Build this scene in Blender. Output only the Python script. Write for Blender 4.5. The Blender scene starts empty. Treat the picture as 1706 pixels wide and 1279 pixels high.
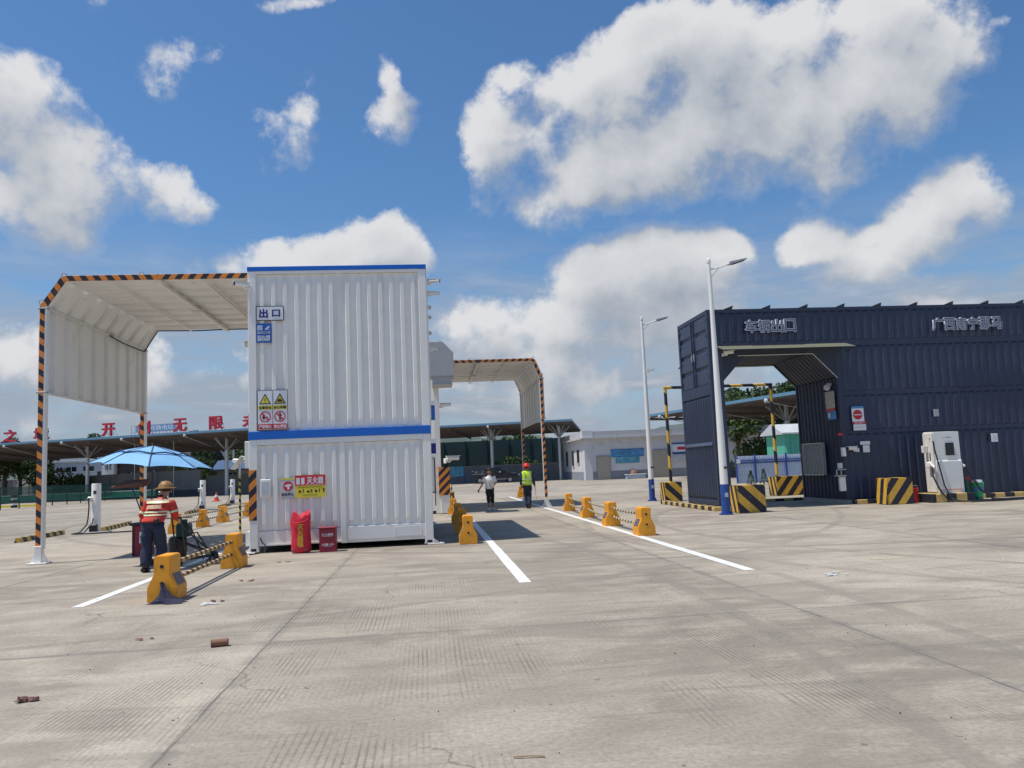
import bpy, bmesh, math, random
from mathutils import Vector, Matrix
R = math.radians
rng = random.Random(7)
scene = bpy.context.scene
COL = scene.collection

# ------------------------------------------------------------------ camera
YAW, PITCH, ROLL, EYE = 0.10704, 0.10586, 0.0426, 1.55
fw = Vector((math.sin(YAW)*math.cos(PITCH), math.cos(YAW)*math.cos(PITCH), math.sin(PITCH)))
r0 = Vector((math.cos(YAW), -math.sin(YAW), 0)); u0 = r0.cross(fw)
rr = r0*math.cos(ROLL) - u0*math.sin(ROLL); uu = r0*math.sin(ROLL) + u0*math.cos(ROLL)
cam = bpy.data.cameras.new('camera'); cam_o = bpy.data.objects.new('camera', cam); COL.objects.link(cam_o)
cam.lens = 28.07; cam.sensor_width = 36; cam.sensor_fit = 'HORIZONTAL'; cam.clip_end = 5000; cam.clip_start = .1
m = Matrix((rr, uu, -fw)).transposed().to_4x4(); m.translation = Vector((0, 0, EYE)); cam_o.matrix_world = m
scene.camera = cam_o

# ------------------------------------------------------------------ light
SUNV = Vector((-2.38, -0.42, 6.15)).normalized()          # towards the sun
EL = math.asin(SUNV.z); 
sun = bpy.data.lights.new('sun', 'SUN'); sun.energy = 4.3; sun.angle = R(.55); sun.color = (1, .94, .84)
sun_o = bpy.data.objects.new('sun', sun); COL.objects.link(sun_o)
sun_o.rotation_euler = SUNV.to_track_quat('Z', 'Y').to_euler(); sun_o.location = (0, 0, 40)
scene.view_settings.view_transform = 'Standard'; scene.view_settings.look = 'None'
scene.view_settings.exposure = 0.0; scene.view_settings.gamma = 1

# ------------------------------------------------------------------ sky with clouds
world = bpy.data.worlds.new('World'); scene.world = world; world.use_nodes = True
BLOBS = [
(8.06,6.09,-4.94, 7.55,-0.45,9.96, 1.00), (12.00,5.92,-1.74, 2.65,-3.80,13.48, 1.00), (8.43,4.06,0.18, 0.14,-5.98,17.65, 1.05), (12.46,11.00,-10.98, 
16.87,0.58,15.68, 0.80), (19.91,9.21,-8.62, 14.72,-5.47,29.06, 0.62), (17.98,-4.94,19.92, -35.48,-24.57,27.03, 0.38), (13.18,-6.98,21.33, 
-24.79,-10.24,13.69, 0.50), (52.99,12.48,-9.47, 5.90,-14.62,32.40, 0.45), (22.46,-0.82,3.16, -6.44,-15.89,33.91, 0.52), (56.83,-2.21,7.98, 
-7.08,-18.43,36.43, 0.40), (21.58,2.39,1.45, -9.99,-54.47,86.72, 0.70), (26.90,19.14,-16.69, 75.74,-15.17,100.29, 0.35), (8.32,-5.38,4.17, 
-8.36,-4.84,14.42, 1.00), (4.88,-2.84,0.91, -2.52,-3.28,9.36, 1.15), (7.34,-3.13,2.94, -6.80,-5.07,14.45, 0.95), (5.95,-1.97,0.68, -2.53,-5.03,14.45, 
1.00), (6.78,-6.21,3.31, -5.86,-1.84,10.59, 1.05), (11.08,-6.86,-1.10, -0.42,-13.14,21.77, 0.90), (10.66,-5.18,-0.90, -0.25,-8.98,15.74, 0.90), 
(10.55,-2.19,-0.57, 0.16,-10.19,28.44, 0.75), (19.55,-2.12,-0.84, -0.04,-9.89,22.97, 0.70), (26.55,-7.78,8.15, -18.08,-21.45,47.39, 0.50), 
(7.57,-7.56,6.98, -13.64,4.56,15.71, 1.00), (11.02,-7.19,1.35, -6.05,-4.85,32.26, 0.80), (19.79,-10.62,0.04, -2.74,-9.39,37.62, 0.80), 
(17.32,-12.14,6.65, -28.70,-3.05,67.64, 0.55), (28.14,-20.78,-3.17, 0.17,-10.39,28.98, 0.80), (9.83,-3.00,3.01, -6.10,-2.67,18.01, 1.00), 
(10.36,-3.57,1.17, -3.42,-4.22,21.83, 0.95), (25.26,-10.55,2.67, -9.12,-12.20,57.47, 0.70), (6.43,-1.79,0.18, -1.58,-4.09,25.17, 0.80), 
(12.55,-2.31,-0.65, 0.61,-5.65,28.03, 0.80), (16.03,2.92,-7.67, 10.63,-5.41,21.14, 1.00), (11.64,0.89,1.35, -3.57,-7.81,27.16, 0.90), 
(10.80,1.74,1.71, -7.57,-13.60,44.52, 0.65), (77.21,-31.89,-5.93, 2.10,-30.07,121.95, 0.50), (19.37,-12.97,-2.04, 1.69,-18.78,85.01, 0.60), 
(55.81,-48.40,3.62, -23.73,-56.22,127.07, 0.45), (16.72,4.97,0.03, 1.59,-6.11,52.01, 0.60), (22.91,5.38,-0.12, 2.34,-8.20,74.63, 0.50), 
(26.19,12.94,0.61, 1.17,-5.84,41.64, 0.50), (18.20,8.39,0.36, 1.74,-3.57,49.43, 0.40), (26.19,-7.03,3.13, -7.61,-4.63,53.00, 0.60), 
(17.64,-3.25,-0.91, 1.38,-4.86,44.20, 0.50), (15.07,-1.45,2.04, -5.41,-6.33,34.88, 0.50), (7.12,-0.66,-0.30, 0.63,-2.64,21.15, 0.42), 
(4.76,-0.88,-0.25, 0.37,-1.86,13.29, 0.40), (5.85,2.22,0.06, 0.86,-3.92,29.59, 0.38),
]
def mth(nt, op, a, b=None, c=None, clamp=False):
    n = nt.nodes.new('ShaderNodeMath'); n.operation = op; n.use_clamp = clamp
    for i, v in enumerate((a, b, c)):
        if v is None: continue
        if isinstance(v, (int, float)): n.inputs[i].default_value = v
        else: nt.links.new(v, n.inputs[i])
    return n.outputs[0]
def vmth(nt, op, a, b, out=0):
    n = nt.nodes.new('ShaderNodeVectorMath'); n.operation = op
    for i, v in enumerate((a, b)):
        if v is None: continue
        if isinstance(v, (tuple, list, Vector)): n.inputs[i].default_value = tuple(v)
        elif isinstance(v, (int, float)): n.inputs[3].default_value = v
        else: nt.links.new(v, n.inputs[i])
    return n.outputs[out]
def noise_n(nt, vec, scale, detail=4, rough=.5, dist=0, lac=2.0):
    n = nt.nodes.new('ShaderNodeTexNoise'); n.inputs['Scale'].default_value = scale
    n.inputs['Detail'].default_value = detail; n.inputs['Roughness'].default_value = rough
    n.inputs['Distortion'].default_value = dist; n.inputs['Lacunarity'].default_value = lac
    if vec is not None: nt.links.new(vec, n.inputs['Vector'])
    return n
def cloud_group():
    g = bpy.data.node_groups.new('cloud_field', 'ShaderNodeTree')
    g.interface.new_socket('Vector', in_out='INPUT', socket_type='NodeSocketVector')
    g.interface.new_socket('Field', in_out='OUTPUT', socket_type='NodeSocketFloat'); g.interface.new_socket('Soft', in_out='OUTPUT', socket_type='NodeSocketFloat')
    gi = g.nodes.new('NodeGroupInput'); go = g.nodes.new('NodeGroupOutput'); v = gi.outputs[0]
    wn = noise_n(g, v, 5.0, 2, .5)
    wv = vmth(g, 'SUBTRACT', wn.outputs['Color'], (.5, .5, .5)); wv = vmth(g, 'MULTIPLY', wv, (.07, .07, .07))
    wp = vmth(g, 'ADD', v, wv)
    acc = None
    for ux, uy, uz, vx, vy, vz, s in BLOBS:
        a = vmth(g, 'DOT_PRODUCT', wp, (ux, uy, uz), 1); b = vmth(g, 'DOT_PRODUCT', wp, (vx, vy, vz), 1)
        aa = mth(g, 'MULTIPLY', a, a); r2 = mth(g, 'MULTIPLY_ADD', b, b, aa)
        f = mth(g, 'MULTIPLY_ADD', r2, -s*.9, s)
        acc = f if acc is None else mth(g, 'SMOOTH_MAX', acc, f, .35)
    acc = mth(g, 'ADD', mth(g, 'MAXIMUM', acc, -.8), .12)
    n0 = noise_n(g, v, 4.5, 3, .55); n1 = noise_n(g, v, 11.0, 11, .635); nl = noise_n(g, v, 11.0, 3, .5)
    e0 = mth(g, 'MULTIPLY', mth(g, 'SUBTRACT', n0.outputs['Fac'], .5), 2.4)
    base = mth(g, 'ADD', acc, e0)
    g.links.new(mth(g, 'MULTIPLY_ADD', mth(g, 'SUBTRACT', n1.outputs['Fac'], .5), 3.4, base), go.inputs[0])
    g.links.new(mth(g, 'MULTIPLY_ADD', mth(g, 'SUBTRACT', nl.outputs['Fac'], .5), 2.6, base), go.inputs[1])
    return g
wt = world.node_tree; wt.nodes.clear()
sky = wt.nodes.new('ShaderNodeTexSky'); sky.sky_type = 'NISHITA'; sky.sun_disc = False
sky.sun_elevation = EL; sky.sun_rotation = math.atan2(SUNV.x, SUNV.y) % (2*math.pi)
sky.altitude = 100; sky.air_density = 1.15; sky.dust_density = .9; sky.ozone_density = 1.6
tc = wt.nodes.new('ShaderNodeTexCoord'); dvec = vmth(wt, 'NORMALIZE', tc.outputs['Generated'], None)
CG = cloud_group()
def cg(vec):
    n = wt.nodes.new('ShaderNodeGroup'); n.node_tree = CG; wt.links.new(vec, n.inputs[0]); return n.outputs
o1 = cg(dvec); F1, S1 = o1[0], o1[1]
S2 = cg(vmth(wt, 'ADD', dvec, (-.020, -.005, .045)))[1]
def ramp(nt, x, a, b, lo=0.0, hi=1.0, smooth=True):
    n = nt.nodes.new('ShaderNodeMapRange'); n.clamp = True
    if smooth: n.interpolation_type = 'SMOOTHSTEP'
    n.inputs[1].default_value = a; n.inputs[2].default_value = b; n.inputs[3].default_value = lo; n.inputs[4].default_value = hi
    if isinstance(x, (int, float)): n.inputs[0].default_value = x
    else: nt.links.new(x, n.inputs[0])
    return n.outputs[0]
def mixc(nt, f, a, b, bt='MIX'):
    n = nt.nodes.new('ShaderNodeMix'); n.data_type = 'RGBA'; n.blend_type = bt
    for i, v in ((0, f), (6, a), (7, b)):
        if isinstance(v, (int, float)): n.inputs[i].default_value = v
        elif isinstance(v, tuple): n.inputs[i].default_value = (*v, 1) if len(v) == 3 else v
        else: nt.links.new(v, n.inputs[i])
    return n.outputs[2]
shade = ramp(wt, mth(wt, 'SUBTRACT', S1, S2), -.80, 1.25, 0, 1)
wide = ramp(wt, shade, .10, .75, 1.15, .58, False)
an = wt.nodes.new('ShaderNodeMapRange'); an.interpolation_type = 'SMOOTHSTEP'; an.inputs[1].default_value = -.06; wt.links.new(F1, an.inputs[0]); wt.links.new(wide, an.inputs[2]); alpha = an.outputs[0]
sep = wt.nodes.new('ShaderNodeSeparateXYZ'); wt.links.new(dvec, sep.inputs[0]); dz = sep.outputs[2]
# thin layered cloud low in the sky, thickening towards the horizon
st = wt.nodes.new('ShaderNodeMapping'); st.inputs['Scale'].default_value = (2.6, 2.6, 13); wt.links.new(dvec, st.inputs[0])
sn = noise_n(wt, st.outputs[0], 2.3, 7, .6, .4)
low = ramp(wt, dz, .10, .33, 1, 0)
lowa = mth(wt, 'MULTIPLY', ramp(wt, sn.outputs['Fac'], .32, .56), low); lowa = mth(wt, 'MULTIPLY', lowa, .95)
detail = mth(wt, 'MULTIPLY', mth(wt, 'SUBTRACT', F1, S1), .42)
lit = mth(wt, 'ADD', mth(wt, 'MULTIPLY', shade, ramp(wt, S1, .4, 1.6, 1.15, .72)), detail, None, True)
thin = ramp(wt, F1, .0, .6, .55, .0); lit = mth(wt, 'MAXIMUM', lit, thin)
cc = mixc(wt, lit, (3.6, 4.05, 4.75), (7.3, 7.35, 7.55))
skyc = mixc(wt, 1.0, sky.outputs[0], (.60, .90, 1.18), 'MULTIPLY')
skyc = mixc(wt, mth(wt, 'MULTIPLY', ramp(wt, dz, -.02, .30, 1, 0), .80), skyc, (3.75, 4.5, 5.5))
skyc = mixc(wt, lowa, skyc, mixc(wt, ramp(wt, sn.outputs['Fac'], .5, .75), (3.4, 3.95, 4.8), (5.8, 6.0, 6.4)))
skyc = mixc(wt, alpha, skyc, cc)
bg = wt.nodes.new('ShaderNodeBackground'); wt.links.new(skyc, bg.inputs[0]); bg.inputs[1].default_value = .10
wo = wt.nodes.new('ShaderNodeOutputWorld'); wt.links.new(bg.outputs[0], wo.inputs[0])

# ------------------------------------------------------------------ materials
def mat(name, col, rough=.6, metal=0, var=.12, vscale=3.0, bump=0, bscale=60, dirt=None, dscale=1.5, spec=None, coat=0, stretch=None, dlo=.52, dhi=.74, dmax=.75):
    m = bpy.data.materials.new(name); m.use_nodes = True; nt = m.node_tree
    b = nt.nodes['Principled BSDF']; b.inputs['Roughness'].default_value = rough; b.inputs['Metallic'].default_value = metal
    if spec is not None: b.inputs['Specular IOR Level'].default_value = spec
    if coat: b.inputs['Coat Weight'].default_value = coat
    tcn = nt.nodes.new('ShaderNodeTexCoord'); ob = tcn.outputs['Object']
    n = noise_n(nt, ob, vscale, 5, .6)
    f = ramp(nt, n.outputs['Fac'], .3, .7, 1-var, 1+var, False)
    c = vmth(nt, 'SCALE', tuple(col), None); 
    sc = c.node; nt.links.new(f, sc.inputs[3])
    out = c
    if dirt:
        n2v = ob
        if stretch: mp = nt.nodes.new('ShaderNodeMapping'); mp.inputs['Scale'].default_value = stretch; nt.links.new(ob, mp.inputs[0]); n2v = mp.outputs[0]
        n2 = noise_n(nt, n2v, dscale, 8, .68, .4)
        d = ramp(nt, n2.outputs['Fac'], dlo, dhi, 0, dmax); out = mixc(nt, d, out, dirt)
    nt.links.new(out, b.inputs['Base Color'])
    if bump:
        n3 = noise_n(nt, ob, bscale, 4, .6); bp = nt.nodes.new('ShaderNodeBump'); bp.inputs['Strength'].default_value = bump
        bp.inputs['Distance'].default_value = .01; nt.links.new(n3.outputs['Fac'], bp.inputs['Height']); nt.links.new(bp.outputs[0], b.inputs['Normal'])
    rn = ramp(nt, n.outputs['Fac'], .3, .7, max(0, rough-.08), min(1, rough+.08), False); nt.links.new(rn, b.inputs['Roughness'])
    m['bsdf'] = b.name
    return m
def stripes(name, c1, c2, vec, period, duty=.5, rough=.55, phase=0.0):
    m = bpy.data.materials.new(name); m.use_nodes = True; nt = m.node_tree; b = nt.nodes['Principled BSDF']
    b.inputs['Roughness'].default_value = rough
    tcn = nt.nodes.new('ShaderNodeTexCoord'); ob = tcn.outputs['Object']
    d = vmth(nt, 'DOT_PRODUCT', ob, tuple(v/period for v in vec), 1)
    d = mth(nt, 'ADD', d, 100+phase); fr = mth(nt, 'FRACT', d); s = mth(nt, 'LESS_THAN', fr, duty)
    n = noise_n(nt, ob, 9, 6, .65); w = ramp(nt, n.outputs['Fac'], .60, .72, 0, .55)
    c = mixc(nt, s, c1, c2); c = mixc(nt, w, c, (.25, .22, .19)); f = ramp(nt, n.outputs['Fac'], .3, .7, .82, 1.12, False)
    sc = nt.nodes.new('ShaderNodeVectorMath'); sc.operation = 'SCALE'; nt.links.new(c, sc.inputs[0]); nt.links.new(f, sc.inputs[3])
    nt.links.new(sc.outputs[0], b.inputs['Base Color'])
    return m
ORG, BLK, YEL = (.80, .26, .035), (.018, .02, .035), (.72, .42, .05)
M = dict(
 wpanel=mat('white_panel_paint', (.86, .84, .79), .34, var=.03, dirt=(.62, .58, .50), dscale=2.2, bump=.3, bscale=2.2, stretch=(1.6, 1.6, .10), dlo=.50, dhi=.80, dmax=.5),
 white=mat('white_paint', (.85, .83, .78), .36, var=.03, dirt=(.76, .73, .67), dscale=.6, bump=.25, bscale=2.2),
 white2=mat('weathered_white_paint', (.74, .72, .67), .5, var=.08, dirt=(.45, .42, .37), dscale=1.6),
 canopy=mat('canopy_sheet_paint', (.86, .83, .77), .5, var=.05, vscale=.8, dirt=(.64, .59, .51), dscale=.9),
 blue=mat('blue_paint', (.002, .13, .56), .4, var=.05), grey=mat('grey_metal', (.42, .43, .45), .5, .3, var=.06),
 hood=mat('grey_hood_paint', (.46, .45, .44), .5, var=.05), steel=mat('galvanised_steel', (.55, .56, .57), .38, .6, var=.08),
 dark=mat('dark_steel', (.05, .055, .06), .55, .3), black=mat('black_plastic', (.014, .014, .016), .5), rubber=mat('rubber', (.02, .02, .02), .8),
 navy=mat('navy_container_paint', (.030, .042, .082), .42, var=.22, vscale=.8, dirt=(.058, .066, .088), dscale=1.4, bump=.2, bscale=2, stretch=(1.5, 1.5, .12), dmax=.45),
 navy2=mat('navy_trim_paint', (.028, .040, .078), .5, var=.12), navyin=mat('navy_lining_paint', (.026, .034, .065), .6, var=.12),
 orange=mat('barrier_orange_paint', (.86, .36, .02), .55, var=.10, vscale=6, dirt=(.30, .15, .045), dscale=4.5, bump=.15, bscale=50),
 reflector=mat('grey_reflector', (.10, .11, .125), .45), red=mat('red_fabric', (.62, .018, .045), .62, var=.14, vscale=9, bump=.5, bscale=14),
 maroon=mat('maroon_enamel', (.26, .012, .035), .42, var=.08), redp=mat('red_paint', (.55, .02, .03), .45), letter=mat('letter_red', (.46, .02, .05), .5),
 signw=mat('sign_white', (.78, .79, .80), .5, var=.03), signy=mat('sign_yellow', (.78, .66, .05), .5, var=.04), signr=mat('sign_red', (.62, .03, .05), .5, var=.05),
 signb=mat('sign_blue', (.02, .12, .48), .45, var=.05), signk=mat('sign_black', (.02, .02, .022), .5), ink=mat('sign_ink_blue', (.015, .02, .20), .5),
 gold=mat('gold_print', (.72, .48, .04), .5), lettersil=mat('silver_letter', (.60, .63, .72), .4, .2), letteredge=mat('letter_side', (.10, .11, .15), .5),
 glass=mat('dark_glass', (.02, .025, .03), .12, var=.02), skyl=mat('awning_sheet', (.46, .50, .36), .35, var=.1),
 ltgrey=mat('light_grey_paint', (.55, .57, .58), .5), cabinet=mat('charger_cabinet_paint', (.80, .80, .75), .4, var=.04),
 greenb=mat('bright_green_plastic', (.05, .42, .18), .4),
 green=mat('green_paint', (.03, .22, .13), .5), cabin=mat('green_cabin_paint', (.09, .42, .30), .55, var=.08), fence=mat('fence_green', (.012, .07, .06), .6),
 blueW=mat('fence_blue', (.02, .07, .30), .5), fsheet=mat('fence_sheet', (.50, .58, .70), .45, var=.08),
 umb=mat('umbrella_cloth', (.22, .47, .74), .7, var=.06, vscale=5), umb2=mat('umbrella_seam', (.03, .06, .16), .7),
 skin=mat('skin', (.42, .22, .14), .55, var=.06, vscale=10), hair=mat('black_hair', (.012, .011, .011), .6), cloth_o=mat('hi_vis_orange_cloth', (.56, .04, .03), .8, var=.12, vscale=12, bump=.5, bscale=25),
 cloth_n=mat('navy_cloth', (.020, .028, .058), .85, var=.18, vscale=8, bump=.5, bscale=25), cloth_w=mat('white_cloth', (.86, .84, .80), .8, var=.06, vscale=10, bump=.4, bscale=25),
 cloth_k=mat('black_cloth', (.022, .022, .026), .85, var=.15), vest=mat('hi_vis_yellow_cloth', (.55, .80, .03), .75, var=.06, vscale=12), tape=mat('reflective_tape', (.66, .74, .45), .4),
 helmR=mat('red_helmet', (.72, .03, .03), .35), helmY=mat('straw_yellow_helmet', (.30, .16, .045), .5, var=.15, vscale=20), shoe=mat('white_shoe', (.7, .7, .7), .6),
 conc=mat('kerb_concrete', (.42, .40, .36), .9, var=.14, vscale=4, bump=.3), wallc=mat('boundary_wall_concrete', (.27, .27, .27), .9, var=.12, vscale=.35, dirt=(.13, .13, .13), dscale=.5),
 render=mat('white_render', (.64, .63, .63), .85, var=.06, vscale=.6, dirt=(.40, .41, .44), dscale=.7), plinth=mat('grey_plinth', (.26, .28, .32), .85, var=.1),
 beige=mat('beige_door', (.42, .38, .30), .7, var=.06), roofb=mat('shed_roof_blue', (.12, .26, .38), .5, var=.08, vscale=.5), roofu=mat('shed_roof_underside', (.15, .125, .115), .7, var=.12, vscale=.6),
 tank=mat('car_paint', (.012, .016, .028), .22, var=.02, coat=.5), rim=mat('wheel_rim', (.4, .4, .42), .35, .8, var=.03),
 net=mat('green_netting', (.022, .052, .055), .95, var=.22, vscale=.35), bark=mat('bark', (.10, .075, .05), .9, var=.2, vscale=9), hcone=mat('cone_red', (.66, .07, .04), .6),
 mural=mat('mural_blue', (.08, .27, .50), .6, var=.45, vscale=1.6), mural2=mat('mural_teal', (.10, .32, .42), .6, var=.5, vscale=2.4),
 brown=mat('brown_card', (.24, .12, .07), .8), rag=mat('rag', (.20, .10, .09), .9, var=.3, vscale=20), paper=mat('paper', (.62, .62, .60), .8), pinkpaper=mat('pale_panel_print', (.5, .46, .38), .6, var=.35, vscale=12),
 tile=mat('dark_tile_roof', (.06, .055, .06), .8, var=.2), redroof=mat('rust_roof', (.16, .07, .05), .8, var=.2),
 bush=None)
M['post'] = stripes('hazard_orange_post', BLK, ORG, (.7, .45, 1), .27)
M['postk'] = stripes('hazard_orange_post_mirrored', BLK, ORG, (-.8, .45, 1), .27)
M['beamA'] = stripes('hazard_orange_beam', BLK, ORG, (1, .3, .7), .27); M['beamB'] = stripes('hazard_orange_beam_reverse', BLK, ORG, (1, .3, -.7), .27)
M['pipeYB'] = stripes('hazard_pipe_yellow', BLK, (.62, .40, .16), (.35, 1, .35), .26, .55)
M['pipeWB'] = stripes('hazard_pipe_pale', BLK, (.62, .50, .30), (.35, 1, .35), .26, .55)
M['stopper'] = stripes('hazard_wheel_stop', BLK, (.55, .37, .07), (.5, 1, .5), .55, .5)
M['kerbY'] = stripes('hazard_kerb_depth', BLK, (.60, .42, .14), (0, 1, 0), .66); M['kerbX'] = stripes('hazard_kerb_width', BLK, (.60, .42, .14), (1, 0, 0), .66)
M['portal'] = stripes('hazard_height_frame', BLK, (.72, .44, .07), (1, 0, 1), 1.02, .5); M['thin'] = stripes('hazard_thin_pole', BLK, (.72, .55, .08), (.6, .3, 1), .2)
M['blkF'] = stripes('block_stripe_front', BLK, YEL, (1, 0, 1.05), .62, .5, phase=.1); M['blkS'] = stripes('block_stripe_side', BLK, YEL, (0, 1.9, -.62), .62, .5)
M['blkF2'] = stripes('block_stripe_front_mirrored', BLK, YEL, (1, 0, -.78), .5, .5, phase=.25); M['blkS2'] = stripes('block_stripe_side_mirrored', BLK, YEL, (0, -.95, -.25), .34, .5)
# concrete yard: joints, tined grooves in patches, stains, tyre marks
def ground_mat():
    m = bpy.data.materials.new('yard_concrete'); m.use_nodes = True; nt = m.node_tree; b = nt.nodes['Principled BSDF']
    tcn = nt.nodes.new('ShaderNodeTexCoord'); ob = tcn.outputs['Object']
    s = nt.nodes.new('ShaderNodeSeparateXYZ'); nt.links.new(ob, s.inputs[0]); x, y = s.outputs[0], s.outputs[1]
    def mapped(sx, sy, rot=0):
        mp = nt.nodes.new('ShaderNodeMapping'); mp.inputs['Scale'].default_value = (sx, sy, 1); mp.inputs['Rotation'].default_value = (0, 0, rot)
        nt.links.new(ob, mp.inputs[0]); return mp.outputs[0]
    big = noise_n(nt, mapped(.22, .30), 1.0, 6, .62, .6).outputs['Fac']
    med = noise_n(nt, mapped(.9, 1.6), 1.0, 7, .66, .5).outputs['Fac']
    fine = noise_n(nt, ob, 26, 8, .78).outputs['Fac']
    streak = noise_n(nt, mapped(.5, 3.4, .12), 1.0, 5, .6, .8).outputs['Fac']
    col = mixc(nt, ramp(nt, big, .35, .65), (.272, .236, .192), (.432, .378, .303))
    col = mixc(nt, ramp(nt, med, .42, .68, 0, .75), col, (.51, .450, .362))
    col = mixc(nt, ramp(nt, streak, .52, .72, 0, .42), col, (.17, .153, .132))
    col = mixc(nt, ramp(nt, fine, .38, .66, 0, .55), col, (.20, .172, .14))
    # slab tint
    def lines(c, off, w, hw, wob=0.02):
        cc = mth(nt, 'ADD', c, -off + 1000*w); wb = mth(nt, 'MULTIPLY_ADD', mth(nt, 'SUBTRACT', med, .5), wob, cc)
        f = mth(nt, 'MULTIPLY', mth(nt, 'FRACT', mth(nt, 'DIVIDE', wb, w)), w)
        dmin = mth(nt, 'MINIMUM', f, mth(nt, 'SUBTRACT', w, f))
        return ramp(nt, dmin, hw*.4, hw, 1, 0)
    def slab(c, off, w): return mth(nt, 'FLOOR', mth(nt, 'DIVIDE', mth(nt, 'ADD', c, -off + 1000*w), w))
    cx = nt.nodes.new('ShaderNodeCombineXYZ'); nt.links.new(slab(x, -1.57, 5.3), cx.inputs[0]); nt.links.new(slab(y, 8.05, 8.9), cx.inputs[1])
    wn = nt.nodes.new('ShaderNodeTexWhiteNoise'); nt.links.new(cx.outputs[0], wn.inputs[0])
    tint = ramp(nt, wn.outputs['Value'], 0, 1, .86, 1.10, False)
    sc = nt.nodes.new('ShaderNodeVectorMath'); sc.operation = 'SCALE'; nt.links.new(col, sc.inputs[0]); nt.links.new(tint, sc.inputs[3]); col = sc.outputs[0]
    # tining grooves along the slabs, worn away in patches
    wob = mth(nt, 'MULTIPLY', noise_n(nt, mapped(.8, .12), 1.0, 2, .5).outputs['Fac'], .30)
    gx = mth(nt, 'ADD', x, wob); gf = mth(nt, 'PINGPONG', gx, .021); g = ramp(nt, gf, .002, .011, 1, 0)
    rows = noise_n(nt, mapped(7.0, .06), 1.0, 3, .6).outputs['Fac']
    patch = noise_n(nt, mapped(.55, .42), 1.0, 3, .6, .3).outputs['Fac']
    pm = mth(nt, 'MULTIPLY', ramp(nt, patch, .43, .60), ramp(nt, rows, .33, .56)); fade = ramp(nt, y, 9.5, 16, 1, .0)
    wear = ramp(nt, noise_n(nt, mapped(1.6, 1.1), 1.0, 6, .68).outputs['Fac'], .36, .58, .12, 1)
    gm = mth(nt, 'MULTIPLY', mth(nt, 'MULTIPLY', g, pm), mth(nt, 'MULTIPLY', fade, wear))
    col = mixc(nt, mth(nt, 'MULTIPLY', gm, .56), col, (.12, .10, .08))
    # joints
    jt = mth(nt, 'MULTIPLY', mth(nt, 'MAXIMUM', lines(x, -1.57, 5.3, .014, .05), lines(y, 8.05, 8.9, .012, .05)), ramp(nt, med, .35, .6, .25, .85))
    soil = mth(nt, 'MAXIMUM', lines(x, -1.57, 5.3, .10, .12), lines(y, 8.05, 8.9, .09, .12))
    soil = mth(nt, 'MULTIPLY', soil, ramp(nt, streak, .38, .62, .02, .38)); col = mixc(nt, soil, col, (.16, .15, .14))
    crk = nt.nodes.new('ShaderNodeTexVoronoi'); crk.feature = 'DISTANCE_TO_EDGE'; crk.inputs['Scale'].default_value = .16
    wv = vmth(nt, 'SCALE', noise_n(nt, ob, 1.2, 5, .6).outputs['Color'], .9); nt.links.new(vmth(nt, 'ADD', ob, wv), crk.inputs['Vector'])
    cr = mth(nt, 'MULTIPLY', ramp(nt, crk.outputs['Distance'], 0, .0035, 1, 0), ramp(nt, big, .5, .6, 0, .6))
    col = mixc(nt, mth(nt, 'MAXIMUM', mth(nt, 'MULTIPLY', jt, .75), cr), col, (.075, .07, .065))
    # curved tyre marks
    def arc(cx_, cy_, r, w, k, y0=-1e3):
        p = vmth(nt, 'DISTANCE', mapped(1, 1), (cx_, cy_, 0), 1); d = mth(nt, 'ABSOLUTE', mth(nt, 'SUBTRACT', p, r))
        mk = ramp(nt, d, w*.5, w, 1, 0); mk = mth(nt, 'MULTIPLY', mk, ramp(nt, med, .36, .60, 0, k))
        return mk
    tm = None
    for a in ((30, -40, 51.5, .13, .38), (30, -40, 49.8, .13, .38), (-40, 10, 44.6, .12, .35), (-40, 10, 43.1, .12, .35), (16, -4, 14.8, .11, .45), (16, -4, 13.1, .11, .42), (-9, 30, 22.0, .12, .4), (20, 18, 16.2, .14, .5), (20, 18, 14.4, .14, .5), (2, -14, 27, .2, .4), (12, 40, 27, .2, .5), (10, 2, 6.1, .09, .35)):
        q = arc(*a); tm = q if tm is None else mth(nt, 'MAXIMUM', tm, q)
    col = mixc(nt, tm, col, (.15, .13, .115))
    oil = noise_n(nt, mapped(.7, .8), 1.0, 4, .55).outputs['Fac']; col = mixc(nt, ramp(nt, oil, .66, .74, 0, .5), col, (.15, .125, .10))
    sp = noise_n(nt, ob, 9, 3, .5).outputs['Fac']; col = mixc(nt, ramp(nt, sp, .70, .74, 0, .6), col, (.10, .09, .08))
    nt.links.new(col, b.inputs['Base Color']); b.inputs['Roughness'].default_value = .85; b.inputs['Specular IOR Level'].default_value = .3
    h = mth(nt, 'MULTIPLY_ADD', gm, -1.0, mth(nt, 'MULTIPLY', fine, .35)); h = mth(nt, 'MULTIPLY_ADD', jt, -1.5, h)
    bp = nt.nodes.new('ShaderNodeBump'); bp.inputs['Strength'].default_value = .5; bp.inputs['Distance'].default_value = .006
    nt.links.new(h, bp.inputs['Height']); nt.links.new(bp.outputs[0], b.inputs['Normal'])
    return m
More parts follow.
